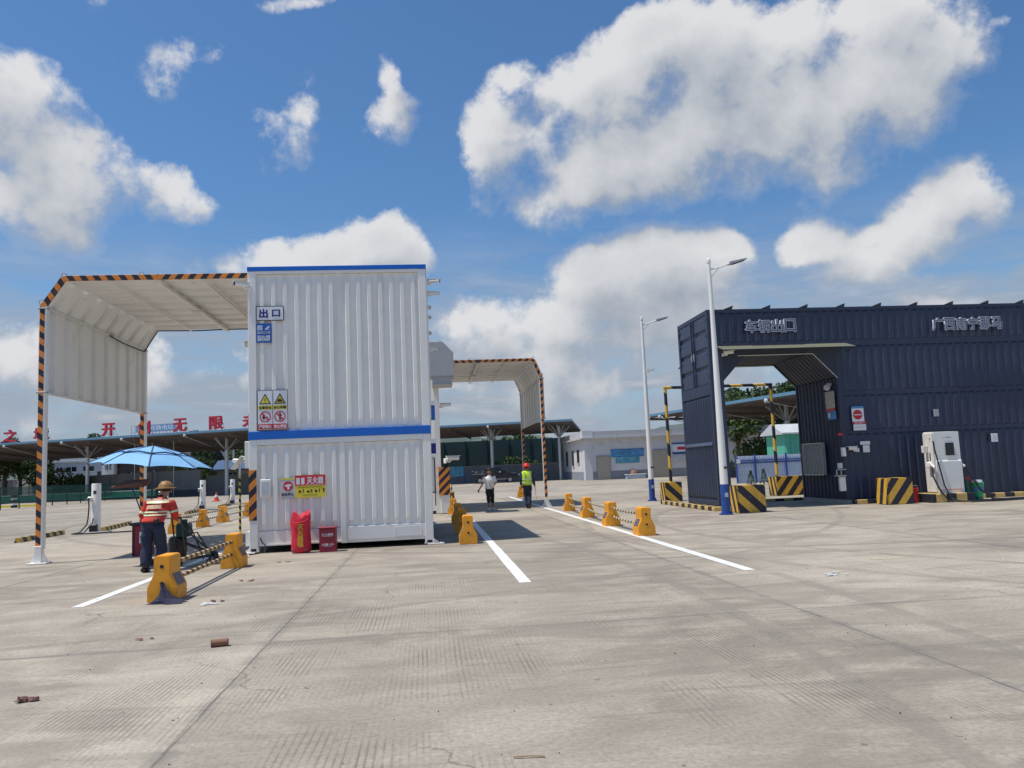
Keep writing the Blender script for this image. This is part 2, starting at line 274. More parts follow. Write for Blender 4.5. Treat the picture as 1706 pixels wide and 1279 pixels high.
def foliage(name, a, bcol):
    m = bpy.data.materials.new(name); m.use_nodes = True; nt = m.node_tree; b = nt.nodes['Principled BSDF']
    g = nt.nodes.new('ShaderNodeNewGeometry'); tcn = nt.nodes.new('ShaderNodeTexCoord')
    n = noise_n(nt, tcn.outputs['Object'], .9, 3, .6); rnd = ramp(nt, g.outputs['Random Per Island'], 0, 1, 0, 1, False)
    f = mth(nt, 'MULTIPLY_ADD', rnd, .5, ramp(nt, n.outputs['Fac'], .3, .7, 0, .5)); nt.links.new(mixc(nt, f, a, bcol), b.inputs['Base Color'])
    b.inputs['Roughness'].default_value = .75; b.inputs['Specular IOR Level'].default_value = .2
    return m
LEAF = [foliage('leaf_dark', (.035, .065, .03), (.08, .12, .045)), foliage('leaf_mid', (.05, .09, .03), (.115, .165, .05)), foliage('leaf_light', (.08, .13, .035), (.16, .22, .06))]
HILL = foliage('hazed_hill_green', (.085, .115, .105), (.11, .145, .125))  # distance haze is mixed into these greens, so they are greyed

# ------------------------------------------------------------------ mesh helpers
class MB:
    def __init__(s): s.v = []; s.f = []; s.mi = []; s.k = 0
    def add(s, vs, fs):
        o = len(s.v); s.v += [Vector(v) for v in vs]; s.f += [tuple(i+o for i in f) for f in fs]; s.mi += [s.k]*len(fs); return s
    def box(s, x0, x1, y0, y1, z0, z1, bev=0):
        x0, x1 = sorted((x0, x1)); y0, y1 = sorted((y0, y1)); z0, z1 = sorted((z0, z1)); b = min(bev, (x1-x0)/2.2, (y1-y0)/2.2, (z1-z0)/2.2)
        if b <= 0:
            return s.add([(x, y, z) for z in (z0, z1) for y in (y0, y1) for x in (x0, x1)],
                         [(0, 2, 3, 1), (4, 5, 7, 6), (0, 1, 5, 4), (2, 6, 7, 3), (0, 4, 6, 2), (1, 3, 7, 5)])
        bm = bmesh.new(); bmesh.ops.create_cube(bm, size=1)
        for v in bm.verts: v.co = Vector(((x0+x1)/2+v.co.x*(x1-x0), (y0+y1)/2+v.co.y*(y1-y0), (z0+z1)/2+v.co.z*(z1-z0)))
        bmesh.ops.bevel(bm, geom=bm.edges[:], offset=b, segments=1, affect='EDGES'); s.bm(bm); return s
    def bm(s, bm):
        bm.verts.index_update(); s.add([v.co.copy() for v in bm.verts], [tuple(v.index for v in f.verts) for f in bm.faces]); bm.free(); return s
    def prism(s, poly, axis, a, b):            # polygon (p,q) extruded along axis
        def P(p, q, t): return {'x': (t, p, q), 'y': (p, t, q), 'z': (p, q, t)}[axis]
        n = len(poly); vs = [P(p, q, a) for p, q in poly]+[P(p, q, b) for p, q in poly]
        area = sum(poly[i][0]*poly[(i+1) % n][1]-poly[(i+1) % n][0]*poly[i][1] for i in range(n))
        fs = [tuple(range(n)), tuple(range(2*n-1, n-1, -1))]+[(i, i+n, (i+1) % n+n, (i+1) % n) for i in range(n)]
        if (area > 0) == (axis != 'y'): pass
        bm = bmesh.new(); bv = [bm.verts.new(v) for v in vs]
        for f in fs: bm.faces.new([bv[i] for i in f])
        bmesh.ops.recalc_face_normals(bm, faces=bm.faces[:]); s.bm(bm); return s
    def tube(s, path, rad, n=10, cap=True, flat=1.0, up=None):
        path = [Vector(p) for p in path]; rad = rad if isinstance(rad, (list, tuple)) else [rad]*len(path)
        rings = []; prev = Vector(up) if up else None
        for i, p in enumerate(path):
            t = (path[min(i+1, len(path)-1)]-path[max(i-1, 0)]).normalized()
            a = prev if prev is not None else (Vector((1, 0, 0)) if abs(t.x) < .8 else Vector((0, 1, 0)))
            a = (a-t*a.dot(t)).normalized(); prev = a; b = t.cross(a)
            rings.append([p+(a*math.cos(2*math.pi*k/n)+b*math.sin(2*math.pi*k/n)*flat)*rad[i] for k in range(n)])
        vs = [v for r in rings for v in r]; fs = []
        for i in range(len(path)-1):
            for k in range(n): fs.append((i*n+k, i*n+(k+1) % n, (i+1)*n+(k+1) % n, (i+1)*n+k))
        if cap: fs += [tuple(range(n-1, -1, -1)), tuple((len(path)-1)*n+k for k in range(n))]
        return s.add(vs, fs)
    def sq(s, path, w, up=None):               # square bar
        return s.tube(path, w*.7071, 4, True, 1, up)
    def rings(s, rs, n=16, cap=True):          # rings: (cx,cy,z,rx,ry)
        vs = [(cx+rx*math.cos(2*math.pi*k/n), cy+ry*math.sin(2*math.pi*k/n), z) for cx, cy, z, rx, ry in rs for k in range(n)]; fs = []
        for i in range(len(rs)-1):
            for k in range(n): fs.append((i*n+k, i*n+(k+1) % n, (i+1)*n+(k+1) % n, (i+1)*n+k))
        if cap: fs += [tuple(range(n-1, -1, -1)), tuple((len(rs)-1)*n+k for k in range(n))]
        return s.add(vs, fs)
    def cyl(s, cx, cy, z0, z1, r, n=20): return s.rings([(cx, cy, z0, r, r), (cx, cy, z1, r, r)], n)
    def ball(s, c, r, n=12, m=8, sz=1.0):
        rs = [(c[0], c[1], c[2]-r*sz*math.cos(math.pi*i/m), max(1e-4, r*math.sin(math.pi*i/m)), max(1e-4, r*math.sin(math.pi*i/m))) for i in range(m+1)]
        return s.rings(rs, n)
    def corr(s, O, u, v, nrm, U, V, per, dep, taper=.1, wide=.5, back=0, slope=.14):
        O, u, v, nrm = Vector(O), Vector(u), Vector(v), Vector(nrm); k = max(1, round(U/per)); per = U/k; us = []
        for i in range(k):
            for fpos, d in ((0, 0), (.5-wide/2-slope, 0), (.5-wide/2, 1), (.5+wide/2, 1), (.5+wide/2+slope, 0)): us.append((i*per+fpos*per, d))
        us.append((U, 0)); rows = [(0, 0), (taper, 1), (V-taper, 1), (V, 0)] if taper else [(0, 1), (V, 1)]
        vs = [O+u*x+v*y+nrm*(d*t*dep) for y, t in rows for x, d in us]; n = len(us); fs = []
        for j in range(len(rows)-1):
            for i in range(n-1): fs.append((j*n+i, j*n+i+1, (j+1)*n+i+1, (j+1)*n+i))
        s.add(vs, fs)
        if back:                               # plain sheet behind, closes the panel
            B = O-nrm*back; s.add([B, B+u*U, B+u*U+v*V, B+v*V, O, O+u*U, O+u*U+v*V, O+v*V],
                                  [(3, 2, 1, 0), (0, 1, 5, 4), (1, 2, 6, 5), (2, 3, 7, 6), (3, 0, 4, 7)])
        return s
    def build(s, name, mats, parent=None, smooth=False, label=None, fix=False):
        me = bpy.data.meshes.new(name); off = ROOT.get(parent.name, Vector()) if parent else Vector()
        me.from_pydata([tuple(v-off) for v in s.v], [], s.f)
        for mm in (mats if isinstance(mats, (list, tuple)) else [mats]): me.materials.append(mm)
        for p, k in zip(me.polygons, s.mi): p.material_index = k
        if smooth:
            me.shade_smooth()
            if smooth != 'full': 
                try: me.set_sharp_from_angle(angle=R(40))
                except Exception: pass
        if fix:
            b = bmesh.new(); b.from_mesh(me); bmesh.ops.recalc_face_normals(b, faces=b.faces[:]); b.to_mesh(me); b.free()
        me.update(); o = bpy.data.objects.new(name, me); COL.objects.link(o)
        if parent: o.parent = parent; ROOT[o.name] = off
        if label: o['label'] = label
        return o
ROOT = {}
def thing(name, label, cat, loc=(0, 0, 0), group=None):
    o = bpy.data.objects.new(name, None); COL.objects.link(o); o.location = loc; o.empty_display_size = .3
    ROOT[o.name] = Vector(loc); return tag(o, label, cat, group)
def tag(o, label, cat, group=None, kind=None):
    if label: o['label'] = label
    if cat: o['category'] = cat
    if group: o['group'] = group
    if kind: o['kind'] = kind
    return o
def struct(o): o['kind'] = 'structure'; return o
def dup(root, loc, label=None, group=None, rot=None, scale=None):
    def cp(o, par):
        c = o.copy(); COL.objects.link(c); c.parent = par
        for ch in list(o.children): cp(ch, c)
        return c
    r = cp(root, None); r.location = loc
    if rot is not None: r.rotation_euler = (0, 0, rot)
    if scale is not None: r.scale = (scale,)*3 if isinstance(scale, (int, float)) else scale
    if label: r['label'] = label
    if group: r['group'] = group
    return r
def text(name, s, size, m, parent, loc, face='-y', ext=.004, bold=.012, align='CENTER', vert=False, w=None, h=None):
    cu = bpy.data.curves.new(name, 'FONT'); cu.body = '\n'.join(s) if vert else s; cu.size = size; cu.align_x = align; cu.align_y = 'CENTER'
    cu.extrude = ext;  cu.resolution_u = 3; cu.space_line = .95
    t = bpy.data.objects.new('tmp', cu); COL.objects.link(t); dg = bpy.context.evaluated_depsgraph_get()
    me = bpy.data.meshes.new_from_object(t.evaluated_get(dg)); bpy.data.objects.remove(t); bpy.data.curves.remove(cu)
    me.name = name; me.materials.clear(); me.materials.append(m)
    if w or h:                                 # fit the writing to its box
        xs = [v.co.x for v in me.vertices]; ys = [v.co.y for v in me.vertices]
        cx, cy = (max(xs)+min(xs))/2, (max(ys)+min(ys))/2; sx = w/(max(xs)-min(xs)) if w else None; sy = h/(max(ys)-min(ys)) if h else None
        sx = sx or sy; sy = sy or sx
        for v in me.vertices: v.co.x = (v.co.x-cx)*sx; v.co.y = (v.co.y-cy)*sy
    rot = {'-y': Matrix.Rotation(R(90), 4, 'X'), '-x': Matrix.Rotation(R(-90), 4, 'Z') @ Matrix.Rotation(R(90), 4, 'X'), '+x': Matrix.Rotation(R(90), 4, 'Z') @ Matrix.Rotation(R(90), 4, 'X')}[face]
    if bold > 0:
        hh = h or size; dl = bold*hh*1.0; bm = bmesh.new()
        for k in range(9):
            a = k*math.pi/4; t_ = me.copy(); sx_ = 0 if k == 8 else dl*math.cos(a); sy_ = 0 if k == 8 else dl*math.sin(a); t_.transform(Matrix.Translation((sx_, sy_, (k-8)*.00025))); bm.from_mesh(t_); bpy.data.meshes.remove(t_)
        bm.to_mesh(me); bm.free()
    off = ROOT.get(parent.name, Vector()) if parent else Vector()
    me.transform(Matrix.Translation(Vector(loc)-off) @ rot); o = bpy.data.objects.new(name, me); COL.objects.link(o)
    if parent: o.parent = parent; ROOT[o.name] = off
    return o
def disc(mb, cx, cz, y, r, n=28, r2=0):
    """flat disc or ring facing -y"""
    if not r2: return mb.prism([(cx+r*math.cos(2*math.pi*k/n), cz+r*math.sin(2*math.pi*k/n)) for k in range(n)], 'y', y, y+.003)
    vs = [(cx+q*math.cos(2*math.pi*k/n), y, cz+q*math.sin(2*math.pi*k/n)) for q in (r, r2) for k in range(n)]
    return mb.add(vs, [(k, (k+1) % n, n+(k+1) % n, n+k) for k in range(n)])

# ================================================================== SETTING
g = MB(); g.add([(-900, -60, 0), (900, -60, 0), (900, 1500, 0), (-900, 1500, 0)], [(0, 1, 2, 3)])
struct(g.build('ground', ground_mat()))
def paint(name, pts, m, z=.004, kind=True):
    b = MB(); n = len(pts)
    b.add([(x, y, z) for x, y in pts], [tuple(range(n))]); o = b.build(name, m); return struct(o)
M['lane'] = mat('road_paint_white', (.74, .73, .69), .7, var=.05, dirt=(.44, .41, .35), dscale=6)
for x, y0, y1, w in ((1.26, 11.05, 25.0, .17), (4.42, 11.0, 45.0, .17), (-4.60, 11.15, 24, .16), (-3.75, 45, 58, .15)):
    b = MB(); ys = [y0+(y1-y0)*k/24 for k in range(25)]
    b.add([(x+s*w/2+rng.uniform(-.006, .006), y, .004) for y in ys for s in (-1, 1)], [(2*k, 2*k+1, 2*k+3, 2*k+2) for k in range(24)]); struct(b.build('lane_marking', M['lane']))
# far hills
def hill(cx, cy, rx, ry, h, seed, n=60):
    r = random.Random(seed); b = MB(); vs = []; ph = [r.uniform(0, 6) for _ in range(6)]
    for j in range(n//2+1):
        for i in range(n+1):
            u, v = -1+2*i/n, -1+4*j/n; e = max(0, 1-u*u-v*v); q = sum(math.sin(u*(3+k*2.3)+v*(2+k*1.7)+ph[k])/(k+2) for k in range(6))
            vs.append((cx+u*rx, cy+v*ry, h*e**.8*(1+.16*q)+r.uniform(-.012, .012)*h*(e > 0)-.02))
    b.add(vs, [(j*(n+1)+i, j*(n+1)+i+1, (j+1)*(n+1)+i+1, (j+1)*(n+1)+i) for j in range(n//2) for i in range(n)]); return struct(b.build('hills', HILL, smooth=True))
hill(-10, 620, 95, 60, 34, 3); hill(62, 560, 70, 50, 24, 9); hill(-330, 640, 230, 90, 36, 5); hill(260, 640, 160, 70, 30, 12)

# ================================================================== WHITE CONTAINER TOWER
T = thing('container_tower', 'tall white corrugated steel container block with blue bands, in the middle of the yard', 'container block', (-1.88, 20.9, 0))
X0, X1, Y0, Y1 = -3.82, .05, 17.6, 24.25
for lo, hi in ((.13, 2.40), (2.58, 6.09)):
    for x in (X0, X1-.17):
        for y in (Y0, Y1-.17):
            b = MB(); b.box(x, x+.17, y, y+.17, lo, hi, .008); b.build('corner_post', M['white'], T)
b = MB(); b.box(X0-.012, X1+.012, Y0-.012, Y1+.012, 6.09, 6.19, .006); b.build('top_rail', M['blue'], T)
b = MB(); b.box(X0-.012, X1+.012, Y0-.012, Y1+.012, 2.40, 2.58, .006); b.build('middle_rail', M['blue'], T)
b = MB(); b.box(X0+.1, X1-.1, Y0+.1, Y1-.1, 6.0, 6.085); b.build('roof', M['white'], T)
b = MB(); b.box(X0+.17, X1-.17, Y0+.005, Y0+.12, 2.28, 2.40); b.build('head_rail', M['white'], T)
b = MB(); b.box(X0+.17, X1-.17, Y0+.005, Y0+.1, 6.03, 6.09); b.build('head_rail', M['white'], T)
seam = -1.86
for (xa, xb) in ((X0+.17, seam-.055), (seam+.055, X1-.17)):
    b = MB(); b.corr((xa, Y0+.072, 2.585), (1, 0, 0), (0, 0, 1), (0, -1, 0), xb-xa, 3.44, .245, .062, .20, .30, .03, .12); b.build('corrugated_panel', M['wpanel'], T)
    b = MB(); b.corr((xa, Y0+.072, .46), (1, 0, 0), (0, 0, 1), (0, -1, 0), xb-xa, 1.815, .245, .062, .16, .30, .03, .12); b.build('corrugated_panel', M['wpanel'], T)
b = MB(); b.box(seam-.055, seam+.055, Y0+.05, Y0+.12, 2.585, 6.03); b.box(seam-.008, seam+.008, Y0+.035, Y0+.05, 2.585, 6.03); b.build('centre_seam', M['white'], T)
b = MB(); b.box(seam-.055, seam+.055, Y0+.012, Y0+.12, .13, 2.28, .006); b.build('centre_post', M['white'], T)
b = MB(); b.box(X0+.17, seam-.055, Y0+.04, Y0+.12, .15, .455, .006); b.box(seam+.055, X1-.17, Y0+.02, Y0+.12, .19, .47, .006)
b.box(seam+.055, X1-.17, Y0+.045, Y0+.12, .13, .187); b.box(X0+.17, seam-.055, Y0+.02, Y0+.045, .15, .185); b.build('base_panel', M['white'], T)
b = MB(); b.box(-.78, -.21, Y0+.0175, Y0+.0215, .225, .425); zz = [(-.77, .235), (-.77, .415), (-.22, .415), (-.22, .235)]      # rivet line of the service hatch
for (xa, za), (xb, zb) in zip(zz, zz[1:]+zz[:1]):
    for k in range(7):
        t = k/7; b.ball((xa+(xb-xa)*t, Y0+.018, za+(zb-za)*t), .008, 6, 4)
b.build('service_hatch', M['white'], T)
for x, s in ((X1, 1), (X0, -1)):
    b = MB(); b.corr((x-.02*s, Y0+.17 if s > 0 else Y1-.17, 2.585), (0, s, 0), (0, 0, 1), (s, 0, 0), Y1-Y0-.34, 3.44, .25, .05, .2, .34, .03)
    b.corr((x-.02*s-.05*s, Y0+.17 if s > 0 else Y1-.17, .46), (0, s, 0), (0, 0, 1), (s, 0, 0), Y1-Y0-.34, 1.9, .25, .05, .2, .34, .03); b.build('side_wall', M['white'], T)
    b = MB(); b.box(x-.12, x-.02 if s > 0 else x+.1, Y0+.17, Y1-.17, .15, .45); b.build('side_base_rail', M['white'], T)
b = MB(); b.box(X0+.17, X1-.17, Y1-.1, Y1-.03, .15, 6.0); b.build('rear_wall', M['white'], T)
b = MB(); b.box(X0+.17, X1-.17, Y0+.2, Y1-.2, .16, .26); b.build('floor_frame', M['dark'], T)
for x, s in ((X0, -1), (X1, 1)):
    for y in (Y0, Y1-.2):
        cx = x-.085*s; b = MB(); b.box(cx-.17+.12*s, cx+.17+.14*s, y-.03, y+.24, .004, .03, .004); b.box(cx-.10, cx+.10, y, y+.17, .03, .13, .008)
        b.prism([(cx+.10*s, .03), (cx+.22*s, .03), (cx+.10*s, .12)], 'y', y+.06, y+.075)
        for q in (-.1, .24): b.cyl(cx+q*s, y+.02, .03, .05, .014, 8)
        f = b.build('foot_plate', M['white'], T)
        b = MB(); b.box(cx-.055, cx+.055, y-.004, y, .045, .105, .012); b.build('lifting_pocket', M['black'], f)
M['hazPost'] = stripes('hazard_guard', BLK, ORG, (-1, .3, 1), .32)
b = MB(); b.box(X0-.006, X0+.155, Y0-.006, Y0+.1, .69, 1.76); b.build('corner_guard', M['hazPost'], T)
b = MB(); b.box(X0-.10, X0-.005, Y0+.06, Y0+.4, 1.80, 2.38, .01); b.build('side_cabinet', M['white2'], T)
b = MB(); b.box(-3.60, -3.375, Y0+.0, Y0+.06, 1.17, 1.55, .01); ww = b.build('control_box', M['white'], T)
b = MB(); b.box(-3.56, -3.415, Y0-.006, Y0, 1.22, 1.50); b.build('box_window', M['ltgrey'], ww)
b = MB(); b.tube([(-3.60, Y0-.01, .33), (-3.56, Y0-.03, .24), (-3.47, Y0-.05, .15), (-3.50, Y0-.12, .03), (-3.62, Y0-.22, .02), (-3.75, Y0-.34, .015)], .012, 8); b.build('drain_hose', M['black'], T)
b = MB(); b.box(X0+.01, X0+.05, Y0-.02, Y0, 5.15, 5.75); b.build('cable_duct', M['white'], T)

# second block further back, seen as a sliver right of the front block
T2 = thing('rear_container_tower', 'white container block standing behind the front block, carrying the right canopy', 'container block', (-1.8, 34.3, 0))
b = MB(); b.box(-3.8, .22, 30.2, 38.4, .12, 6.0, .01); b.build('wall', M['white'], T2)
b = MB(); b.box(.22, .44, 30.1, 30.4, .02, 5.9, .01); b.build('corner_post', M['white'], T2)
b = MB(); b.box(-3.82, .24, 30.17, 38.43, 6.0, 6.12); b.build('top_rail', M['blue'], T2)
b = MB(); b.box(.44, .75, 29.95, 30.12, .70, 1.72); b.box(.34, .44, 29.95, 30.1, .70, 1.72); b.build('corner_guard', M['hazPost'], T2)
b = MB(); b.box(.40, .74, 29.97, 30.3, .03, .69, .01); b.build('guard_base', M['white'], T2)
b = MB(); b.box(.08, .20, 25.6, 25.64, .9, 2.1); b.box(.08, .2, 25.6, 25.64, .9, .94); b.build('gate_panel', M['white'], T2)
b = MB(); b.tube([(.17, 25.55, .5), (.17, 25.55, 2.0), (.10, 25.55, 2.0)], .018, 6); b.build('gate_handle', M['black'], T2)
H = thing('ventilation_hood', 'grey sheet steel hood with a cut top corner, beside the right canopy', 'hood', (.5, 30.0, 4.7))
b = MB(); b.prism([(.10, 5.02), (1.0, 5.02), (1.0, 5.86), (.62, 6.27), (.10, 6.27)], 'y', 28.9, 30.1); b.build('hood_body', M['hood'], H)
b = MB(); b.box(.22, .92, 28.95, 30.08, 4.74, 5.02, .01); b.box(.2, .94, 28.93, 30.1, 4.70, 4.745); b.build('outlet', M['hood'], H)
b = MB(); b.box(.18, .98, 28.92, 29.0, 5.0, 5.03); b.build('drip_edge', M['grey'], H)
b = MB(); b.tube([(.5+.06*math.cos(a/8*math.pi), 29.1, 6.27+.09*math.sin(a/8*math.pi)) for a in range(9)], .008, 6); b.build('lifting_eye', M['grey'], H)

# ================================================================== CANOPIES
def canopy(name, label, xs, s, zb, zc, zp, Y0, Y1, xr, joint, postmat, per, cable, pb=.04):
    """s=-1 opens to the left; xs=(roof edge x, post x)"""
    xe, xp = xs; T = thing(name, label, 'canopy', (xp, Y0, 0))
    # cross-section: roof -> chamfer -> side panel, ribbed sheets with an outer skin
    secs = [('roof_sheet', (xr, zb-.03), (xe, zb-.03)), ('corner_sheet', (xe, zb-.03), (xp, zc)), ('side_sheet', (xp, zc-.03), (xp, zp))]
    for nm, (xa, za), (xb, zbb) in secs:
        A = Vector((xa, Y0+.06, za)); B = Vector((xb, Y0+.06, zbb)); v = (B-A).normalized(); L = (B-A).length
        nr = Vector((0, 1, 0)).cross(v); inner = Vector(((xr+xp)/2, Y0, 2)); 
        if nr.dot(inner-A) < 0: nr = -nr
        b = MB(); b.corr(A, (0, 1, 0), v, nr, Y1-Y0-.12, L, per, -.085, 0, .30, 0, .045)
        b2 = A-nr*.11; U = Vector((0, Y1-Y0-.12, 0)); b.add([b2, b2+U, b2+U+v*L, b2+v*L], [(0, 1, 2, 3)])
        b.add([A, A+v*L, b2+v*L, b2, A+U, A+U+v*L, b2+U+v*L, b2+U], [(0, 1, 2, 3), (7, 6, 5, 4)]); b.add([A+v*L, A+U+v*L, b2+U+v*L, b2+v*L], [(0, 1, 2, 3)])
        b.build(nm, M['canopy'], T)
    # frames at both ends
    for yi, y in enumerate((Y0, Y1)):
        w = .05
        b = MB(); b.box(joint, xr, y-w, y+w, zb-w, zb+w, .004); b.build('frame_beam', M['canopy'] if yi else M['beamB'] if s < 0 else M['beamA'], T)
        b = MB(); b.box(joint, xe, y-w, y+w, zb-w, zb+w, .004); b.build('frame_beam', M['canopy'] if yi else M['beamA'] if s < 0 else M['beamB'], T)
        dd = Vector((xp-xe, 0, zc-zb)).normalized(); b = MB(); b.tube([(xe, y, zb), (xp, y, zc)], .0707, 4, True, 1, (-dd.z, 1, dd.x)); b.build('frame_brace', M['canopy'] if yi else M['beamA'] if s < 0 else M['beamB'], T)
        b = MB(); b.box(xp-w, xp+w, y-w, y+w, .35, (zp if yi else zc+.03), .004); b.build('frame_post', postmat, T)
        if yi: b = MB(); b.box(xp-w, xp+w, y-w, y+w, zp+.001, zc+.03, .004); b.build('upper_post', M['canopy'], T)
        b = MB(); b.box(xp+(w if s < 0 else -w-pb), xp+(w+pb if s < 0 else -w), y-w+.01, y+w+.05, .3, zc); b.build('post_back', M['white'], T)
        b = MB(); b.box(xp-.06, xp+.075, y-.06, y+.075, .03, .37, .004); b.prism([(xp+.07, .03), (xp+.20, .03), (xp+.07, .3)], 'y', y-.01, y+.01); b.prism([(xp-.06, .03), (xp-.16, .03), (xp-.06, .3)], 'y', y-.01, y+.01)
        b.box(xp-.17, xp+.21, y-.15, y+.17, .004, .03, .003)
        for a in (-.13, .17):
            for c in (-.11, .13): b.cyl(xp+a, y+c, .03, .055, .013, 6)
        b.build('post_foot', M['white'], T)
        for z in (zc-.04, zp-.01):
            b = MB(); b.box(xp-.09, xp+.11, y-.065, y+.075, z-.02, z+.015, .003); b.tube([(xp-.14, y-.02, z), (xp+.14, y-.02, z)], .009, 6); b.build('clamp', M['grey'], T)
    # longitudinal members
    j = joint; 
    for nm, x, z, w in (('roof_purlin', j, zb-.10, .05), ('roof_purlin', (j+xr)/2, zb-.12, .03), ('roof_purlin', (j+xe)/2, zb-.12, .025), ('eave_rail', xp-.05*s*0, zc-.02, .045), ('bottom_rail', xp, zp, .035)):
        b = MB(); b.box(x-w, x+w, Y0+.05, Y1-.05, z-w*.8, z+w*.8, .004); b.build(nm, M['canopy'] if nm == 'roof_purlin' else M['white2'], T)
    b = MB(); b.tube([(j+.09, Y0+.1, zb-.16), (j+.09, Y1-.1, zb-.16)], .016, 8); b.build('conduit', M['white2'], T)
    b = MB(); b.box(j-.12, j+.16, (Y0+Y1)/2-.1, (Y0+Y1)/2+.1, zb-.20, zb-.14, .01); b.build('junction_box', M['white2'], T)
    b = MB()
    for x, z in ((xe, zb+.05), (j-.35, zb+.05), (xp-.04*-s, zc+.08)):
        b.tube([(x+.05*math.cos(a*math.pi/5), Y0, z+.055*math.sin(a*math.pi/5)+.02) for a in range(11)], .010, 6)
    b.build('lifting_eyes', M['grey'], T)
    if cable:
        b = MB(); b.tube([(xp+.09, Y0+3.4, zc-.06), (xp+.09, Y0+4.3, zc-.11), (xp+.09, Y1-.5, zc-.10), (xp+.08, Y1-.1, zc-.08), ((xp+xe)/2+.07, Y1-.08, (zc+zb)/2-.04), (xe+.03, Y1-.08, zb-.09), (xe+1.2, Y1-.08, zb-.11), (j, Y1-.08, zb-.09), (xr-.05, Y1-.08, zb-.10)], .018, 8); b.build('cable', M['black'], T)
        b = MB(); b.box(xp+.05, xp+.12, Y0+3.55, Y0+3.7, zc-.02, zc+.05, .01); b.build('lamp_clip', M['white2'], T)
    return T
canopy('entry_canopy', 'large left canopy of ribbed pale sheets with orange and black striped frame', (-7.74, -8.15), -1, 6.06, 5.45, 3.60, 17.85, 23.9, -3.83, -5.78, M['post'], .76, True)
canopy('exit_canopy', 'smaller right canopy of ribbed pale sheets with striped frame, beyond the two walkers', (4.26, 4.54), 1, 5.86, 5.15, 3.49, 31.4, 38.3, .25, 2.05, M['postk'], .9, False, .02)

# ================================================================== SIGNS ON THE WHITE BLOCK
def board(T, name, x0, x1, y, z0, z1, m, d=.012, b_=0):
    b = MB(); b.box(x0, x1, y, y+d, z0, z1, b_); return b.build(name, m, T)
yS = Y0+.004
S = thing('exit_sign', 'white sign with two large blue characters, above the blue camera notice on the white block', 'sign', (-3.35, yS, 4.99))
board(S, 'border', -3.645, -3.055, yS-.012, 4.985, 5.305, M['signk']); board(S, 'panel', -3.63, -3.07, yS-.016, 5.0, 5.29, M['signw'])
text('character', '出', .27, M['ink'], S, (-3.485, yS-.018, 5.145), bold=.04, w=.17, h=.19); text('character', '口', .27, M['ink'], S, (-3.22, yS-.018, 5.145), bold=.04, w=.16, h=.15)
S = thing('camera_notice', 'small blue notice with white camera drawing, under the white exit sign', 'sign', (-3.48, yS, 4.49))
board(S, 'panel', -3.64, -3.325, yS-.012, 4.50, 4.925, M['signb'])
text('lettering', '监控\n区域', .06, M['signw'], S, (-3.565, yS-.014, 4.83), bold=.03, w=.10, h=.11)
b = MB(); b.prism([(-3.465, 4.80), (-3.375, 4.87), (-3.36, 4.84), (-3.44, 4.775)], 'y', yS-.015, yS-.011); b.prism([(-3.40, 4.80), (-3.37, 4.80), (-3.37, 4.785), (-3.40, 4.785)], 'y', yS-.015, yS-.011); b.build('camera_drawing', M['signw'], S)
board(S, 'white_band', -3.615, -3.36, yS-.014, 4.70, 4.745, M['signw'], .003); text('band_lettering', '24小时监控', .04, M['ink'], S, (-3.487, yS-.016, 4.722), w=.22, h=.032)
text('lettering', '您已进入视频\n监控区域范围', .04, M['signw'], S, (-3.485, yS-.014, 4.60), bold=.02, w=.26, h=.12)
S = thing('safety_sign', 'warning board of four pictograms, two yellow triangles above two red prohibition rings', 'sign', (-3.31, yS, 2.6))
board(S, 'border', -3.635, -2.995, yS-.010, 2.60, 3.46, M['signk']); board(S, 'panel', -3.625, -3.005, yS-.014, 2.61, 3.45, M['signw'])
